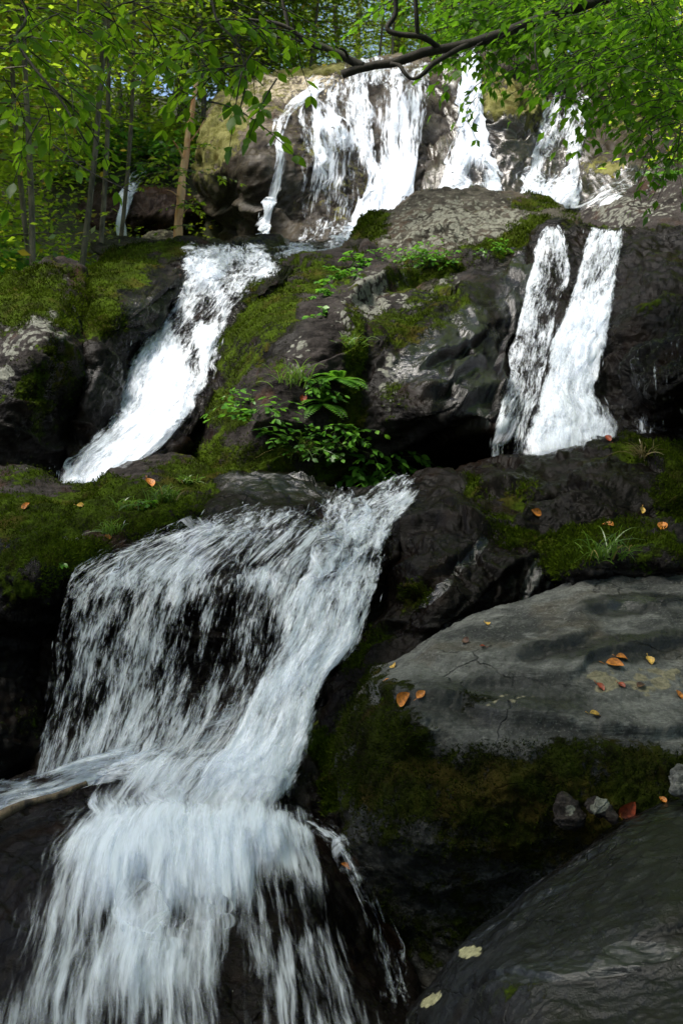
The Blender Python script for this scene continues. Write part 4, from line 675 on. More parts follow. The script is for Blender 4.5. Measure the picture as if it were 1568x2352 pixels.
# ------------------------------------------------------------------ leaves, trees, plants
def leaves_np(b, C, D, Nn, L, wr=0.5, rnd=None, rs=None, fine=False, curl=0.12):
    n = len(C); D = D / (np.linalg.norm(D, axis=1)[:, None] + 1e-9)
    S_ = np.cross(Nn, D); S_ /= np.linalg.norm(S_, axis=1)[:, None] + 1e-9; U = np.cross(D, S_)
    if fine:
        pr = [(0, 0, 0), (0.22, 0.36, .06), (0.5, 0.5, .08), (0.8, 0.26, .02), (1, 0, -.10), (0.8, -0.26, .02), (0.5, -0.5, .08), (0.22, -0.36, .06), (0.3, 0, 0), (0.62, 0, -.01)]
        fc = np.array([[0, 8, 1], [1, 8, 2], [8, 9, 2], [2, 9, 3], [9, 4, 3], [0, 7, 8], [7, 6, 8], [8, 6, 9], [6, 5, 9], [9, 5, 4]])
    else:
        pr = [(0, 0, 0), (0.42, 0.5, .08), (1, 0, -.08), (0.42, -0.5, .08), (0.45, 0, 0)]
        fc = np.array([[0, 4, 1], [4, 2, 1], [0, 3, 4], [3, 2, 4]])
    pr = np.array(pr); k = len(pr)
    Lx = L[:, None, None]
    V = C[:, None] + Lx * (pr[None, :, 0:1] * D[:, None] + pr[None, :, 1:2] * wr * S_[:, None] + pr[None, :, 2:3] * curl * 8 * 0.5 * U[:, None])
    F = (fc[None] + k * np.arange(n)[:, None, None]).reshape(-1, 3)
    b.add(V.reshape(-1, 3), F, rnd=np.repeat(rnd if rnd is not None else np.zeros(n), k))

def spray_leaves(b, wood, base, dirn, length, rs, leafL=0.08, step=0.045, droop=0.25, wr=0.55, fine=False, sub=True, rad=0.004, flat=0.35):
    """one twig with alternate leaves (and side twigs) lying in a loose plane"""
    n = max(5, int(length / step)); t = np.linspace(0, 1, n)[:, None]
    d = np.asarray(dirn, float); d /= np.linalg.norm(d)
    side = np.cross(d, [0, 0, 1.0]); side /= np.linalg.norm(side) + 1e-9
    p = base + d * length * t + np.array([0, 0, -1.0]) * droop * length * t ** 2 + side * 0.12 * length * np.sin(t * 5 + rs.uniform(0, 6)) * rs.uniform(0.3, 1)
    V, F = tube_np(p, np.linspace(rad, rad * 0.35, n), 4); wood.add(V, F)
    T = np.gradient(p, axis=0); T /= np.linalg.norm(T, axis=1)[:, None]
    sg = np.where(np.arange(n) % 2, 1, -1)[:, None]
    keep = np.arange(n) > n * 0.12
    dd = T * 0.65 + side * sg * 0.8 + rs.normal(0, 0.22, (n, 3)) + np.array([0, 0, -0.25])
    up = np.array([0, 0, 1.0]) + rs.normal(0, flat, (n, 3))
    leaves_np(b, p[keep], dd[keep], up[keep], leafL * rs.uniform(0.6, 1.15, n)[keep], wr, rs.uniform(0, 1, n)[keep], fine=fine)
    leaves_np(b, p[-1:], T[-1:], up[-1:], np.array([leafL]), wr, rs.uniform(0, 1, 1), fine=fine)
    if sub:
        for k in range(2, n - 2, 3):
            s = sg[k, 0]; sd2 = T[k] * 0.7 + side * s * 0.75 + rs.normal(0, 0.15, 3)
            spray_leaves(b, wood, p[k], sd2, length * rs.uniform(0.25, 0.5) * (1.1 - k / n), rs, leafL, step, droop, wr, fine, False, rad * 0.6, flat)

def make_tree(H, R, rs, crown0=0.25, ncl=60, leafL=0.10, per=55, lean=0.05, trunk_r=0.10):
    """trunk and crown meshes: limbs carry flat sprays of leaves through the crown's volume"""
    wood, lf = MB(), MB()
    n = 14; t = np.linspace(0, 1, n)
    a = rs.uniform(0, 6.28); bend = np.stack([np.cos(a) * lean * H * t ** 1.5 + 0.02 * H * np.sin(t * 6 + a), np.sin(a) * lean * H * t ** 1.5 + 0.02 * H * np.sin(t * 5), H * t], -1)
    V, F = tube_np(bend, trunk_r * (1 - 0.85 * t) + 0.012, 8); wood.add(V, F)
    for k in range(ncl):
        h = crown0 + (1 - crown0) * rs.uniform(0, 1) ** 0.9; hp = np.array([np.interp(h, t, bend[:, q]) for q in range(3)])
        az = rs.uniform(0, 6.28); prof = math.sin(math.pi * min(1, max(0.08, (h - crown0) / (1 - crown0) * 0.85 + 0.12)))
        ln = R * (0.35 + 0.65 * prof) * rs.uniform(0.35, 1.0)
        d = np.array([math.cos(az), math.sin(az), rs.uniform(0.0, 0.45)])
        tt = np.linspace(0, 1, 6)[:, None]; p = hp + d * ln * tt + np.array([0, 0, -0.18 * ln]) * tt ** 2
        V, F = tube_np(p, np.linspace(trunk_r * 0.22, 0.008, 6), 4); wood.add(V, F)
        m = int(per * rs.uniform(0.6, 1.3)); c = p[-1]
        q = rs.normal(0, 1, (m, 3)) * np.array([0.34, 0.34, 0.07]) * min(1.6, 0.55 + 0.3 * R) + p[rs.integers(2, 6, m)]
        D = rs.normal(0, 1, (m, 3)) * [1, 1, 0.35] + d * 0.6 + [0, 0, -0.25]
        up = np.array([0, 0, 1.0]) + rs.normal(0, 0.4, (m, 3)); tone = rs.uniform(0, 0.55)
        leaves_np(lf, q, D, up, leafL * rs.uniform(0.6, 1.2, m), 0.55, np.clip(tone + rs.uniform(0, 0.45, m), 0, 1))
    return wood, lf

def copy_tree(o):
    c = o.copy(); COL.objects.link(c)
    for ch in o.children:
        d = ch.copy(); COL.objects.link(d); d.parent = c
    return c
rs0 = np.random.default_rng(77)
KINDS = []
for k, (H, R, c0, ncl, per, tr, ll) in enumerate([(11, 2.8, 0.06, 145, 70, 0.06, 0.12), (8, 2.2, 0.05, 110, 66, 0.04, 0.115), (15, 3.4, 0.10, 230, 70, 0.13, 0.12), (5.5, 1.8, 0.05, 85, 60, 0.03, 0.11), (9.5, 1.9, 0.36, 70, 60, 0.024, 0.11)]):
    wd, lf = make_tree(H, R, rs0, c0, ncl, ll, per, 0.07, tr)
    KINDS.append((wd.mesh('trunk', M_BARK), lf.mesh('crown', M_LEAF_FAR)))
def place_tree(k, x, y, rz, sc, label, group, sink=0.15):
    r = thing('tree', label, 'tree', (x, y, float(gz(x, y)) - sink), group)
    r.rotation_euler = (0, 0, rz); r.scale = (sc, sc, sc)
    obj('trunk', KINDS[k][0], r); obj('crown', KINDS[k][1], r)
    return r
# left bank: slim trees standing among the boulders' far side
LB = [(3, -4.9, 17.5), (3, -5.4, 20), (3, -5.9, 23), (1, -6.6, 22.5), (3, -4.7, 15.2), (1, -5.6, 26.5), (3, -4.7, 27.2), (3, -4.6, 15.8), (1, -5.4, 18.5), (3, -5.4, 18.6), (1, -6.2, 21.5), (0, -6.9, 24.5), (0, -3.0, 29.5), (2, -6.0, 29), (1, -4.6, 30.5), (2, -2.2, 33), (1, -1.9, 30.8)]
for q, (px_, Y, lean, lb_) in enumerate([(30, 15.5, 0.05, 'slim bare stemmed tree at the left edge of the picture'), (88, 16.2, 0.12, 'leaning slim pale trunk second from the left edge'), (172, 16.8, 0.10, 'tall slim trunk leaning right above the undergrowth'), (208, 18.0, -0.04, 'slim trunk half hidden by leaves near the small shaded waterfall'), (255, 19.5, 0.06, 'thin trunk just left of the small shaded waterfall'), (560, 30.5, -0.03, 'thin pale trunk on the crest left of the tan cliff'), (700, 31.5, 0.02, 'slim trunk above the left end of the cliff top'), (860, 32.0, 0.04, 'pale slim trunk above the middle of the cliff top'), (915, 31.0, -0.02, 'slim trunk right behind the bright top waterfall')]):
    x_ = (px_ - CX) / FPX * Y
    t_ = place_tree(4, x_, Y, rs0.uniform(0, 6.28), rs0.uniform(0.9, 1.2), lb_, 'slim bare stemmed trees'); t_.rotation_euler[1] = lean
LBL = ['slim leafy tree on the left bank, nearest behind the mossy boulders', 'leafy sapling on the left bank behind the lichened boulder']
for q, (k, x, y) in enumerate(LB):
    place_tree(k, x, y, rs0.uniform(0, 6.28), rs0.uniform(0.85, 1.15), 'slim green tree in the crowd on the left bank', 'trees crowding the left bank')
BK = [(1, -4.6, 28.6), (0, -5.6, 32), (1, -7, 28.5), (0, -8.2, 33), (2, -9.5, 36), (0, -3.6, 32.5), (2, -5.5, 37), (1, -9.5, 29), (2, -12, 33), (0, -2.4, 30.6), (0, -1.0, 33), (2, 2.4, 35), (1, 5.6, 31), (2, 7.0, 34), (0, 8.6, 31), (2, -3.5, 38), (0, 0.0, 39), (2, 4.5, 40), (0, 8, 40), (2, -7, 40), (2, 1.5, 46), (2, -4, 48), (2, 6.5, 48), (2, 11, 44), (2, -10, 46), (1, 7.2, 29.6), (2, -13, 38), (2, 14, 38), (2, -1, 56), (2, 4, 58), (2, 9, 56), (2, -7, 58), (0, 11, 34), (2, -2.5, 43), (2, 1, 66), (2, 6, 70), (2, -5, 68), (2, -10, 66), (2, 11, 68), (2, 3, 74), (2, -2, 72), (2, -14, 60), (2, 15, 60), (2, 8.5, 62), (2, -7.5, 74), (2, 16, 72), (2, 7.5, 44), (2, -6, 52), (2, 12, 52),]
for q, (k, x, y) in enumerate(BK):
    place_tree(k, x, y, rs0.uniform(0, 6.28), rs0.uniform(0.9, 1.25), 'tall green tree in the wood above the upper cliff', 'trees in the wood above the cliff')
RING = [(2, -9, 3), (2, 9, 5), (2, 9.5, 12), (2, -6, -6), (2, 0, -9), (2, 6, -7), (2, -11, -3), (2, 11, -2), (2, -3, -15), (2, 4, -16), (2, 12, 18), (2, 10, -12), (2, -10, -13)]  # unseen trees around the camera, added to hold back low sky light
for q, (k, x, y) in enumerate(RING):
    place_tree(k, x, y, rs0.uniform(0, 6.28), rs0.uniform(0.95, 1.3), 'tall tree of the surrounding wood out of view', 'trees of the surrounding wood')
RB = [(1, 6.2, 19.5), (0, 7.4, 22), (3, 5.4, 17.2), (1, 7.0, 25.5), (3, 6.0, 15.0)]
for q, (k, x, y) in enumerate(RB):
    place_tree(k, x, y, rs0.uniform(0, 6.28), rs0.uniform(0.9, 1.15), 'leafy tree on the right bank beside the upper waterfalls', 'trees on the right bank')

# peeled leaning tree in front of the reddish cliff
def px_curve(pts, n=30): 
    p = np.array(pts, float); q = catmull(np.c_[p], n); return at(q[:, 0], q[:, 1], q[:, 2])
r = thing('tree', 'broken pinkish tree with peeled bark standing beside the reddish cliff', 'tree', tuple(at(np.float64(407), np.float64(560), 19.6)))
p = px_curve([(407, 568, 19.6), (411, 500, 19.6), (417, 430, 19.6), (427, 370, 19.7), (436, 300, 19.8), (443, 240, 19.9), (453, 175, 20)], 40)
p += 0.03 * np.stack([noise(p * 2.2, 3), noise(p * 2.2, 4), 0 * p[:, 0]], -1)
b = MB(); V, F = tube_np(p - np.array(r.location), np.linspace(0.068, 0.030, 40) * (1 + 0.25 * noise(p * 5, 8)), 10); b.add(V, F); obj('trunk', b.mesh('trunk', M_BARK_PINK), r)
for pts, ra in [([(424, 372, 19.7), (412, 345, 19.6), (398, 323, 19.5)], 0.022), ([(415, 455, 19.6), (395, 440, 19.4), (380, 436, 19.3)], 0.012), ([(432, 330, 19.8), (452, 305, 19.9), (470, 275, 20)], 0.012), ([(411, 505, 19.6), (430, 480, 19.4), (445, 462, 19.3)], 0.010)]:
    q = px_curve(pts, 10) - np.array(r.location); V, F = tube_np(q, np.linspace(ra, ra * 0.4, 10), 6); b = MB(); b.add(V, F)
    obj('branch', b.mesh('branch', M_BARK_PINK), r)
wood, lf = MB(), MB(); rs = np.random.default_rng(5)
for (x, y) in [(400, 400), (440, 390), (380, 430), (455, 470), (390, 480), (460, 340), (370, 380), (445, 520), (340, 420), (470, 400)]:
    bs = at(np.float64(x), np.float64(y), 19.3) - np.array(r.location)
    for _ in range(2): spray_leaves(lf, wood, bs, [rs.normal(), rs.normal() * 0.5 - 0.3, 0.1], rs.uniform(0.35, 0.7), rs, 0.10, 0.07, 0.3, rad=0.005)
obj('twig', wood.mesh('twig', M_BARK), r); obj('foliage', lf.mesh('foliage', M_LEAF_FAR), r)

# undergrowth on the left bank
def make_shrub(rs, n=26, h=0.9, leafL=0.11):
    wood, lf = MB(), MB()
    for k in range(n):
        d = np.array([rs.normal() * 0.6, rs.normal() * 0.6, rs.uniform(0.4, 1.2)])
        spray_leaves(lf, wood, rs.normal(0, 0.12, 3) * [1, 1, 0], d, h * rs.uniform(0.5, 1.2), rs, leafL, 0.09, 0.5, rad=0.005)
    return wood.mesh('stem', M_BARK), lf.mesh('foliage', M_LEAF_LOW)
SHR = [make_shrub(rs0), make_shrub(rs0, 20, 0.7, 0.13)]
SP = [(-3.2, 27.6), (-3.9, 27.9), (-4.6, 27.4), (-2.6, 28.2), (-5.2, 27.0), (-3.6, 28.6), (-4.3, 28.4), (-6.0, 24), (-7.2, 25), (-6.0, 25.5), (-8.0, 27), (-6.4, 27), (-5.4, 28), (-4.0, 29), (-7.4, 29.5), (-9.0, 30), (-3.0, 30.5), (-6.2, 31), (-8.4, 33), (-5.0, 33), (-5.8, 21.5), (-5.6, 22), (-6.8, 20.5), (-5.0, 17.8), (-5.6, 19.2), (-4.6, 13.8), (-4.0, 14.6), (-3.5, 15.4), (-4.9, 15.2), (-4.4, 16.4), (-3.6, 16.8), (-5.4, 17.2), (-4.6, 19.0), (-5.6, 20.0), (-5.2, 20.4), (-6.4, 22.5), (-5.0, 23.0), (-7.0, 26), (-3.1, 15.9), (-5.9, 18.4), (-5.9, 22.6)]
for q, (x, y) in enumerate(SP):
    r = thing('shrub', 'low leafy shrub in the undergrowth behind the left boulders', 'shrub', (x, y, float(gz(x, y)) + 0.0), 'undergrowth on the left bank')
    r.rotation_euler = (0, 0, rs0.uniform(0, 6.28)); s = rs0.uniform(0.9, 1.6); r.scale = (s, s, s)
    obj('stem', SHR[q % 2][0], r); obj('foliage', SHR[q % 2][1], r)
for q, (x, y) in enumerate([(-0.6, 28.6), (0.5, 28.9), (1.6, 29.2), (2.9, 29.2), (4.4, 29.2), (5.8, 29), (-2.1, 28.4), (7.0, 28.6)]):
    r = thing('shrub', 'bright shrub on the brink of the upper cliff', 'shrub', (x, y, float(gz(x, y)) + 0.2), 'shrubs along the cliff top')
    r.rotation_euler = (0, 0, rs0.uniform(0, 6.28)); s = rs0.uniform(0.9, 1.5); r.scale = (s, s, s)
    obj('stem', SHR[q % 2][0], r); obj('foliage', SHR[q % 2][1], r)

# leafy ground cover on the slopes: nobody could count it
def cover(label, n, x0, x1, y0, y1, hmax, seed, leafL):
    rs = np.random.default_rng(seed); x = rs.uniform(x0, x1, n * 2); y = rs.uniform(y0, y1, n * 2)
    k = noise(np.stack([x * 0.8, y * 0.8, 0 * x], -1), seed) + rs.normal(0, 0.25, n * 2) > -0.15
    x, y = x[k][:n], y[k][:n]; m = len(x); h = hmax * rs.uniform(0, 1, m) * (0.6 + 0.5 * noise(np.stack([x * 1.7, y * 1.7, 0 * x], -1), seed + 1))
    C = np.stack([x, y, gz(x, y) + 0.05 + h], -1); b = MB()
    leaves_np(b, C, rs.normal(0, 1, (m, 3)) * [1, 1, 0.3], np.array([0, 0, 1.0]) + rs.normal(0, 0.45, (m, 3)), leafL * rs.uniform(0.6, 1.2, m), 0.6, np.clip(0.5 + 0.6 * noise(C * 0.9, seed + 2) + rs.normal(0, 0.15, m), 0, 1))
    tag(obj('ground_cover', b.mesh('ground_cover', M_LEAF_FAR)), label, 'undergrowth', kind='stuff')
cover('leafy undergrowth covering the slope of the left bank', 42000, -16, -2.3, 14.5, 36, 0.75, 61, 0.12)
cover('leafy undergrowth on the ground above the upper cliff', 26000, -4, 12, 28.6, 40, 0.7, 62, 0.13)

cover('leafy undergrowth covering the slope of the right bank', 16000, 3.3, 12, 9, 26, 0.6, 63, 0.11)

# near trees whose boughs hang into the top of the picture; their trunks stand outside it
def crown_sprays(lf, wood, rs, pts, n_each, L, leafL, step, fine, droop=0.3, dirs=None, flat=0.35):
    for (x, y, Y) in pts:
        bs = at(np.float64(x), np.float64(y), Y)
        for _ in range(n_each):
            d = dirs(rs) if dirs else np.array([rs.normal(), rs.normal(), rs.uniform(-0.3, 0.3)])
            spray_leaves(lf, wood, bs + rs.normal(0, 0.08, 3), d, L * rs.uniform(0.6, 1.2), rs, leafL, step, droop, 0.55, fine, True, 0.004, flat)
# left beech
rs = np.random.default_rng(31)
r = thing('tree', 'beech whose long leafy twigs hang across the top left', 'tree')
wood, lf, tw = MB(), MB(), MB()
tr_p = np.array([[-3.4, 3.2, -0.9], [-3.3, 3.4, 2.0], [-3.0, 3.8, 5.0], [-2.4, 4.6, 8.0], [-1.8, 5.2, 11]])
V, F = tube_np(catmull(np.c_[tr_p[:, :2], tr_p[:, 2]], 24), np.linspace(0.26, 0.08, 24), 12); wood.add(V, F)
for pts, ra in [([(-60, -160, 6.2), (60, 20, 6.2), (38, 85, 6.1), (75, 150, 6.0), (140, 230, 5.9), (200, 330, 5.8)], 0.010),
                ([(420, -160, 6.0), (480, -20, 6.0), (500, 50, 5.95), (545, 100, 5.9), (565, 180, 5.85), (548, 265, 5.8)], 0.008),
                ([(-120, 180, 7.4), (0, 245, 7.2), (120, 330, 7.0), (200, 390, 6.9), (300, 440, 6.8)], 0.007),
                ([(-120, 60, 7.2), (0, 110, 7.0), (30, 100, 6.9)], 0.008), ([(180, -120, 6.4), (180, 0, 6.4), (185, 60, 6.3), (240, 110, 6.2)], 0.006)]:
    q = px_curve(pts, 26); V, F = tube_np(q, np.linspace(ra, ra * 0.4, 26), 6); tw.add(V, F)
LFP = [(60, 20, 6.2), (38, 85, 6.1), (80, 150, 6.0), (110, 190, 5.95), (140, 230, 5.9), (480, 10, 6.0), (500, 50, 5.95), (520, 75, 5.92), (545, 110, 5.9), (562, 170, 5.85), (250, 20, 6.3), (330, 40, 6.2), (400, 20, 6.2), (200, 60, 6.4), (120, 40, 6.5), (20, 40, 6.2), (350, 10, 6.6), (290, 80, 6.6), (430, 70, 6.3), (600, 20, 6.4), (10, 150, 6.4), (160, 0, 6.0), (560, 0, 6.2), (520, 30, 6.0), (470, 60, 6.0), (60, 60, 6.4)]
def dl(rs): return np.array([rs.normal(0.4, 0.8), rs.normal(0, 0.5), rs.uniform(-0.7, 0.1)])
crown_sprays(lf, tw, rs, LFP, 2, 0.34, 0.070, 0.045, True, 0.35, dl)
hang = [(548, 120, 5.85), (565, 170, 5.82), (560, 215, 5.8), (200, 300, 5.8), (170, 260, 5.85)]
crown_sprays(lf, tw, rs, hang, 1, 0.26, 0.08, 0.045, True, 0.5, lambda rs: np.array([rs.normal(0, 0.4), rs.normal(0, 0.3), -0.8]))
for _ in range(2100):                                     # the rest of its crown, overhead and unseen, spread to shade the foreground
    c = np.array([rs.uniform(-7.5, 2.2), rs.uniform(-3.5, 9.0), rs.uniform(6.0, 11.0)])
    if c[2] - ZC < 0.42 * c[1] + 0.6: continue
    spray_leaves(lf, tw, c, [rs.normal(), rs.normal(), 0.1], rs.uniform(0.6, 1.1), rs, 0.15, 0.12, 0.3, rad=0.006)
obj('trunk', wood.mesh('trunk', M_BARK), r); obj('twig', tw.mesh('twig', M_BARK_DARK), r); obj('crown', lf.mesh('crown', M_LEAF_NEAR), r)
# right tree with the dark crooked limb
rs = np.random.default_rng(41)
r = thing('tree', 'dark limbed tree reaching in from the upper right with a crooked mossy bough', 'tree')
wood, lf, tw = MB(), MB(), MB()
V, F = tube_np(catmull([(4.4, 9.5, 0), (4.3, 9.8, 3), (4.1, 10, 6), (3.6, 10.2, 9), (3.0, 10.2, 12)], 24), np.linspace(0.28, 0.09, 24), 12); wood.add(V, F)
lb = MB()
for pts, r0, r1 in [([(2180, -330, 10), (1800, -150, 10), (1500, -40, 10), (1300, 25, 10), (1180, 68, 10), (1085, 98, 10), (1000, 116, 10), (900, 142, 10), (840, 153, 10), (788, 172, 10)], 0.058, 0.032),
                    ([(835, 152, 10), (790, 130, 10), (745, 112, 10), (700, 92, 10), (660, 68, 10), (620, 50, 10), (570, 42, 10)], 0.034, 0.010),
                    ([(1010, 112, 10), (960, 82, 9.9), (895, 70, 9.9), (908, 30, 9.9), (905, -40, 9.9)], 0.024, 0.015),
                    ([(955, 80, 9.9), (955, 40, 9.85), (950, -40, 9.8)], 0.018, 0.012),
                    ([(1080, 98, 10), (1040, 120, 9.95), (1000, 146, 9.9), (968, 176, 9.9), (945, 184, 9.9), (928, 170, 9.9), (915, 150, 9.92), (895, 143, 9.95)], 0.020, 0.013),
                    ([(660, 68, 10), (655, 30, 10), (640, -30, 10)], 0.014, 0.008), ([(700, 92, 10), (650, 90, 10), (600, 78, 10)], 0.012, 0.006),
                    ([(800, 135, 10), (792, 118, 9.95), (778, 110, 9.9)], 0.014, 0.008), ([(1230, 50, 10), (1226, 120, 9.8), (1240, 190, 9.7)], 0.008, 0.004)]:
    q = px_curve(pts, 40); q += 0.02 * np.stack([noise(q * 4, 5), noise(q * 4, 6), noise(q * 4, 7)], -1)
    V, F = tube_np(q, np.linspace(r0, r1, 40) * (1 + 0.22 * noise(q * 9, 2)), 8); lb.add(V, F)
pts = []
for _ in range(620):
    x = rs.uniform(1080, 1640); lim = np.interp(x, [1080, 1150, 1250, 1330, 1420, 1500, 1640], [120, 110, 125, 195, 245, 275, 295]); y = rs.uniform(-60, lim)
    if y > lim - 60 and rs.uniform() < 0.35: continue
    pts.append((x, y, rs.uniform(10.3, 11.8) if x < 1290 and y < 110 else rs.uniform(8.8, 11.5)))
for _ in range(16): pts.append((rs.uniform(900, 1100), rs.uniform(-60, 35), rs.uniform(9.5, 11)))
crown_sprays(lf, tw, rs, pts, 1, 0.42, 0.088, 0.06, False, 0.3, lambda rs: np.array([rs.normal(-0.4, 0.8), rs.normal(0, 0.6), rs.uniform(-0.4, 0.1)]))
crown_sprays(lf, tw, rs, [(1085, 170, 9.6), (1110, 150, 9.6), (1260, 160, 9.4), (1320, 190, 9.4), (1400, 200, 9.4), (1520, 270, 9.2), (1550, 300, 9.2), (1560, 340, 9)], 2, 0.36, 0.075, 0.055, False, 0.5, lambda rs: np.array([rs.normal(-0.3, 0.5), rs.normal(0, 0.4), -0.6]))
for _ in range(800):  # unseen crown overhead, filled in to shade the near rocks
    c = np.array([rs.uniform(-1.5, 6.0), rs.uniform(2.0, 12.5), rs.uniform(6.5, 11.5)])
    if c[2] - ZC < 0.42 * c[1] + 0.6: continue
    spray_leaves(lf, tw, c, [rs.normal(), rs.normal(), 0.1], rs.uniform(0.6, 1.1), rs, 0.15, 0.12, 0.3, rad=0.006)
obj('trunk', wood.mesh('trunk', M_BARK_DARK), r); obj('limb', lb.mesh('limb', M_BARK_DARK), r); obj('twig', tw.mesh('twig', M_BARK_DARK), r); obj('crown', lf.mesh('crown', M_LEAF_RIGHT), r)

# plants on the rocks
def set_on(px, py, keys=None):
    h = hit(px, py, keys)
    return (np.array(h[0]), np.array(h[1])) if h else (at(np.float64(px), np.float64(py), 12.0), np.array([0, 0, 1.0]))
def clump(label, px, py, n, h, leafL, seed, group, mat=None, keys=None, droop=0.5, name='leafy_plant', cat='plant', step=0.06, wr=0.6):
    rs = np.random.default_rng(seed); c, nn = set_on(px, py, keys); leafL *= 0.7; n = int(n * 1.3)
    r = thing(name, label, cat, tuple(c), group); wood, lf = MB(), MB()
    for k in range(n):
        d = nn * 0.5 + np.array([rs.normal() * 0.7, rs.normal() * 0.3 - 0.35, rs.uniform(0.2, 1.0)])
        spray_leaves(lf, wood, rs.normal(0, h * 0.25, 3) * [1, 0.3, 0.6], d, h * rs.uniform(0.5, 1.2), rs, leafL, step, droop, wr, True, n < 14, rad=0.003)
    obj('stem', wood.mesh('stem', M_GRASS), r); obj('foliage', lf.mesh('foliage', mat or M_LEAF_LOW), r)
    return r
def tuft(label, px, py, n, h, seed, group, mat=None, keys=None, wdt=0.004, name='grass_tuft'):
    rs = np.random.default_rng(seed); c, nn = set_on(px, py, keys); b = MB()
    for k in range(n):
        d = np.array([rs.normal() * 0.55, rs.normal() * 0.45 - 0.25, 1.0]) + nn * 0.3; d /= np.linalg.norm(d); L = h * rs.uniform(0.5, 1.2)
        t = np.linspace(0, 1, 6)[:, None]; out = np.array([d[0], d[1], 0]); bs = rs.normal(0, h * 0.22, 3) * [1, 0.5, 0.3]
        p = bs + d * L * t + (out * 0.5 + np.array([0, 0, -0.75])) * L * t ** 2.4 * rs.uniform(0.4, 1.0)
        sd_ = np.cross(d, rs.normal(0, 1, 3)); sd_ /= np.linalg.norm(sd_); wv = (wdt * (1 - t ** 2) + 0.0006)
        V = np.vstack([p - sd_ * wv, p + sd_ * wv]); i = np.arange(5)
        b.add(V, np.stack([i, i + 1, i + 7, i + 6], -1), rnd=rs.uniform(0, 1))
    return tag(obj(name, b.mesh(name, mat or M_GRASS), loc=tuple(c)), label, 'grass', group)
def fern(label, px, py, n, L, seed, group, keys=None):
    rs = np.random.default_rng(seed); c, nn = set_on(px, py, keys); r = thing('fern', label, 'fern', tuple(c), group); wood, lf = MB(), MB()
    for k in range(n):
        az = rs.uniform(0, 6.28); d = np.array([math.cos(az) * 0.8, math.sin(az) * 0.5 - 0.45, rs.uniform(0.2, 0.9)]) + nn * 0.3; d /= np.linalg.norm(d)
        l = L * rs.uniform(0.6, 1.1); m = 16; t = np.linspace(0, 1, m)[:, None]
        p = d * l * t + np.array([0, 0, -0.55]) * l * t ** 2; V, F = tube_np(p, np.linspace(0.003, 0.001, m), 4); wood.add(V, F)
        T = np.gradient(p, axis=0); T /= np.linalg.norm(T, axis=1)[:, None]; sd_ = np.cross(T, [0, 0, 1.0]); sd_ /= np.linalg.norm(sd_, axis=1)[:, None] + 1e-9
        up = np.cross(sd_, T)
        for s in (-1, 1): leaves_np(lf, p[2:], (sd_ * s + T * 0.35)[2:], up[2:], (l * 0.26 * np.sin(np.pi * (0.15 + 0.85 * t[2:, 0])) + 0.01), 0.32, rs.uniform(0, 1, m - 2))
    obj('stalk', wood.mesh('stalk', M_GRASS), r); obj('fronds', lf.mesh('fronds', M_LEAF_LOW), r)

G1 = 'plants growing on the middle rock'
clump('bushy green plant on the lichened boulder at the top of the middle rock', 970, 610, 26, 0.42, 0.09, 1, G1, keys=['mid', 'knoll'])
clump('low green plant left of the bushy one on the middle rock', 905, 600, 12, 0.3, 0.08, 2, G1, keys=['mid', 'knoll'])
clump('spreading plant on the mossy shoulder beside the middle rock top', 815, 612, 12, 0.32, 0.12, 3, G1, keys=['mid', 'knoll'])
clump('bright young plant near the moss edge of the knoll', 1130, 585, 10, 0.22, 0.06, 4, G1, keys=['mid', 'knoll'])
clump('small leafy stem clinging to the rock above the yellow moss', 745, 680, 6, 0.25, 0.10, 5, G1, keys=['mid'])
clump('single broad leaved seedling under the leafy stem', 735, 725, 4, 0.18, 0.12, 6, G1, keys=['mid'])
tuft('long pale grass tuft hanging from a crack in the middle rock', 680, 880, 70, 0.34, 7, G1, keys=['mid'], mat=M_GRASS)
tuft('yellow green grass tuft on the moss pillar', 800, 800, 60, 0.22, 8, G1, keys=['mid'])
fern('drooping fern on the right side of the crack', 775, 880, 14, 0.36, 9, G1, keys=['mid'])
fern('dark fern below the moss pillar', 740, 930, 12, 0.30, 10, G1, keys=['mid'])
clump('broad leaved plant spilling over the rock left of the ferns', 600, 955, 16, 0.36, 0.11, 11, G1, keys=['mid'])
fern('pale fern under the broad leaved plant', 620, 1000, 9, 0.26, 12, G1, keys=['mid'])
clump('small leaved plant at the left end of the plant band', 565, 925, 6, 0.2, 0.07, 13, G1, keys=['mid'])
clump('tangled green plant at the foot of the middle rock', 745, 1035, 22, 0.34, 0.085, 14, G1, keys=['mid'])
tuft('loose grass tuft beside the tangled plant', 700, 1050, 60, 0.34, 15, G1, keys=['mid'])
clump('tall stemmed plant with broad leaves beside the dark overhang', 870, 1060, 9, 0.36, 0.12, 16, G1, keys=['mid'])
clump('round leaved plant just above the lower waterfall lip', 835, 1110, 9, 0.24, 0.13, 17, G1, keys=['mid', 'lip'])
clump('fresh plant in the middle of the foot of the rock', 800, 1000, 14, 0.3, 0.09, 18, G1, keys=['mid'])
clump('leafy clump low in the shade left of the tangled plant', 670, 1020, 14, 0.3, 0.09, 51, G1, keys=['mid'])
clump('small bright plant hanging above the ferns', 720, 890, 8, 0.22, 0.08, 52, G1, keys=['mid'])
fern('small fern left of the tall stemmed plant', 790, 1060, 10, 0.3, 53, G1, keys=['mid'])
clump('sprawling plant over the crest next to the bushy one', 1025, 600, 12, 0.3, 0.08, 54, G1, keys=['mid', 'knoll'])
clump('low plant at the left end of the crest greenery', 780, 640, 9, 0.26, 0.1, 55, G1, keys=['mid', 'knoll'])
G2 = 'plants on the left ledge'
tuft('thick grass tuft beside the orange leaf on the left ledge', 372, 1150, 90, 0.20, 21, G2, keys=['ledgeL'])
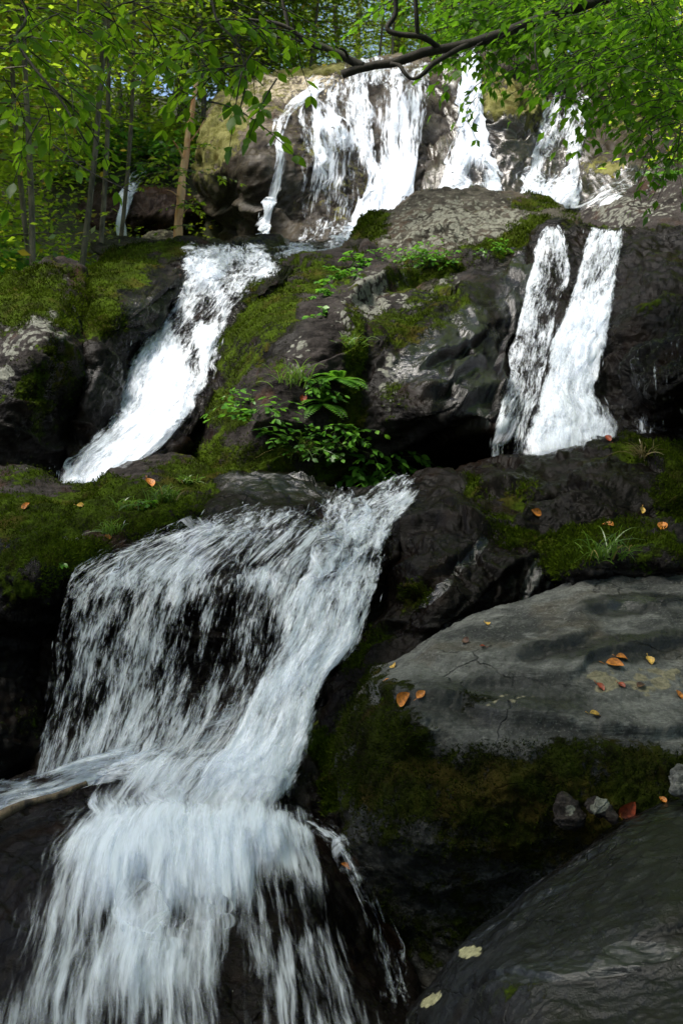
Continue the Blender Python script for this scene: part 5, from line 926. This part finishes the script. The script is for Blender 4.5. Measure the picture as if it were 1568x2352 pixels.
tuft('short grass tuft at the back of the left ledge', 430, 1110, 70, 0.14, 22, G2, keys=['ledgeL'])
tuft('sparse grass tuft in the middle of the left ledge', 290, 1170, 50, 0.15, 23, G2, keys=['ledgeL'])
tuft('thin grass tuft by the brink of the left ledge', 255, 1225, 40, 0.16, 24, G2, keys=['ledgeL'])
clump('bright green seedling in front of the thick grass tuft', 340, 1165, 5, 0.10, 0.055, 25, G2, keys=['ledgeL'])
clump('tiny seedling growing on the edge over the dark hollow', 135, 1290, 3, 0.10, 0.05, 26, G2, keys=['ledgeL'])
G3 = 'plants on the right ledges'
tuft('drooping green grass tuft on the moss cushion at the right', 1385, 1285, 80, 0.30, 31, G3, keys=['blockR', 'ridgeR'])
tuft('withered straw grass tuft on the right ledge', 1480, 1050, 40, 0.20, 32, G3, keys=['ridgeR'], mat=M_DRY)
clump('sprig of bright leaves at the right edge above the lichened boulder', 1535, 405, 7, 0.4, 0.12, 33, G3, keys=['bankR'])

# fallen leaves
M_FALL = {}
for nm, c in (('orange', (0.55, 0.19, 0.02)), ('yellow', (0.60, 0.36, 0.06)), ('red', (0.30, 0.05, 0.015)), ('brown', (0.10, 0.045, 0.02))):
    N = NT('fallen_leaf_' + nm); pos = N.n('NewGeometry')
    col = N.mix(N.rng(N.noise(pos, 60, 3), 0.4, 0.65), c4(c), c4([x * 0.45 for x in c]))
    M_FALL[nm] = N.out(N.n('BsdfPrincipled', {'Base Color': col, 'Roughness': 0.55}))
FL = [(930, 1606, 'orange', .085, 'large curled orange leaf on the left brow of the big grey boulder'), (966, 1597, 'orange', .05, 'small orange leaf touching the large curled one'), (1022, 1565, 'orange', .06, 'wet orange leaf stuck on the pale strip of the big boulder'),
      (1116, 1435, 'yellow', .05, 'small tan leaf near the back edge of the big boulder'), (1070, 1473, 'brown', .05, 'dark brown crumpled leaf behind the big boulder top'), (1108, 1487, 'red', .035, 'little russet leaf right of the dark brown one'), (905, 1532, 'yellow', .05, 'narrow yellowish leaf on the left slope of the big boulder'), (889, 1563, 'orange', .025, 'tiny orange leaf lowest on the left slope of the big boulder'),
      (1410, 1530, 'orange', .085, 'largest orange leaf in the middle of the big boulder'), (1426, 1513, 'orange', .06, 'crumpled leaf just behind the largest orange leaf'), (1490, 1520, 'yellow', .06, 'yellow leaf right of the largest orange leaf'), (1376, 1580, 'red', .05, 'russet leaf lying on the round lichen patch'), (1426, 1576, 'red', .04, 'russet leaf at the rim of the round lichen patch'),
      (1365, 1645, 'yellow', .06, 'clean yellow leaf alone low on the big boulder'), (1555, 1598, 'orange', .05, 'orange leaf close to the right edge on the big boulder'), (1470, 1577, 'brown', .05, 'brown leaf between the lichen patches'),
      (1229, 1178, 'orange', .07, 'bright orange leaf on the black wet ledge at the right'), (1396, 1210, 'orange', .08, 'orange leaf on the left corner of the mossy square boulder'), (1520, 1212, 'orange', .08, 'orange leaf on the top of the mossy square boulder'), (1472, 1174, 'yellow', .05, 'small tan leaf on the ledge above the mossy square boulder'),
      (343, 1113, 'orange', .09, 'orange curled leaf in the grass of the left ledge'), (62, 1166, 'orange', .07, 'orange leaf on the moss near the left edge'), (247, 1238, 'orange', .06, 'orange leaf at the brink of the left ledge'), (186, 1163, 'yellow', .05, 'tan leaf in the middle of the left moss'),
      (1420, 1876, 'orange', .04, 'small orange leaf at the end of the flat brown stone'), (1440, 1857, 'red', .09, 'large dark red leaf tucked behind the wet boulder'), (1520, 1840, 'orange', .04, 'orange leaf on the crest of the wet boulder'), (697, 915, 'red', .07, 'red leaf under the pale grass tuft on the middle rock'), (1395, 1008, 'red', .06, 'reddish leaf at the foot of the right hand waterfall'), (792, 1992, 'orange', .05, 'orange leaf caught beside the thin runnel')]
for q, (px, py, c, L, lb_) in enumerate(FL):
    h = hit(px, py)
    if not h: continue
    L = L * 1.15; rs = np.random.default_rng(200 + q); p = np.array(h[0]); nn = np.array(h[1]); nn = nn / np.linalg.norm(nn)
    if nn[1] > 0: nn = -nn
    d = np.cross(nn, rs.normal(0, 1, 3)); d /= np.linalg.norm(d); s = np.cross(nn, d)
    us_ = np.linspace(0, 1, 9); vs = np.linspace(-1, 1, 7); U, Vv = np.meshgrid(us_, vs)
    wd = 0.36 * np.sin(np.pi * U ** 0.85) ** 0.8 * (1 + 0.12 * np.sin(U * 25)); hgt = 0.22 * Vv ** 2 * np.sin(np.pi * U) + 0.16 * np.abs(U - 0.5) * rs.uniform(0, 1.5) + 0.06
    P = L * ((U - 0.5)[..., None] * d + (Vv * wd)[..., None] * s + hgt[..., None] * nn)
    P = P.reshape(-1, 3); i = (np.arange(6)[:, None] * 9 + np.arange(8)[None]).ravel()
    b = MB(); b.add(P, np.stack([i, i + 1, i + 10, i + 9], -1))
    V, F = tube_np(np.array([d * -0.5, d * -0.7 + nn * .1, d * -0.85 + nn * 0.12]) * L, 0.0015, 4); b.add(V, F)
    tag(obj('fallen_leaf', b.mesh('fallen_leaf', M_FALL[c]), loc=tuple(p + nn * 0.002)), lb_, 'leaf', 'fallen autumn leaves')

# drift branch at the left
b = MB(); q = px_curve([(-70, 1935, 7.2), (-10, 1880, 7.3), (40, 1855, 7.35), (75, 1840, 7.4), (120, 1832, 7.42), (160, 1818, 7.45), (200, 1800, 7.5)], 50)
q += 0.012 * np.stack([noise(q * 7, 5), noise(q * 7, 6), noise(q * 7, 7)], -1)
V, F = tube_np(q, np.linspace(0.032, 0.015, 50) * (1 + 0.25 * noise(q * 12, 2)), 12); b.add(V, F)
tag(obj('fallen_branch', b.mesh('fallen_branch', M_BARK_LOG)), 'mottled brown branch washed up in the foam at the left edge', 'branch')
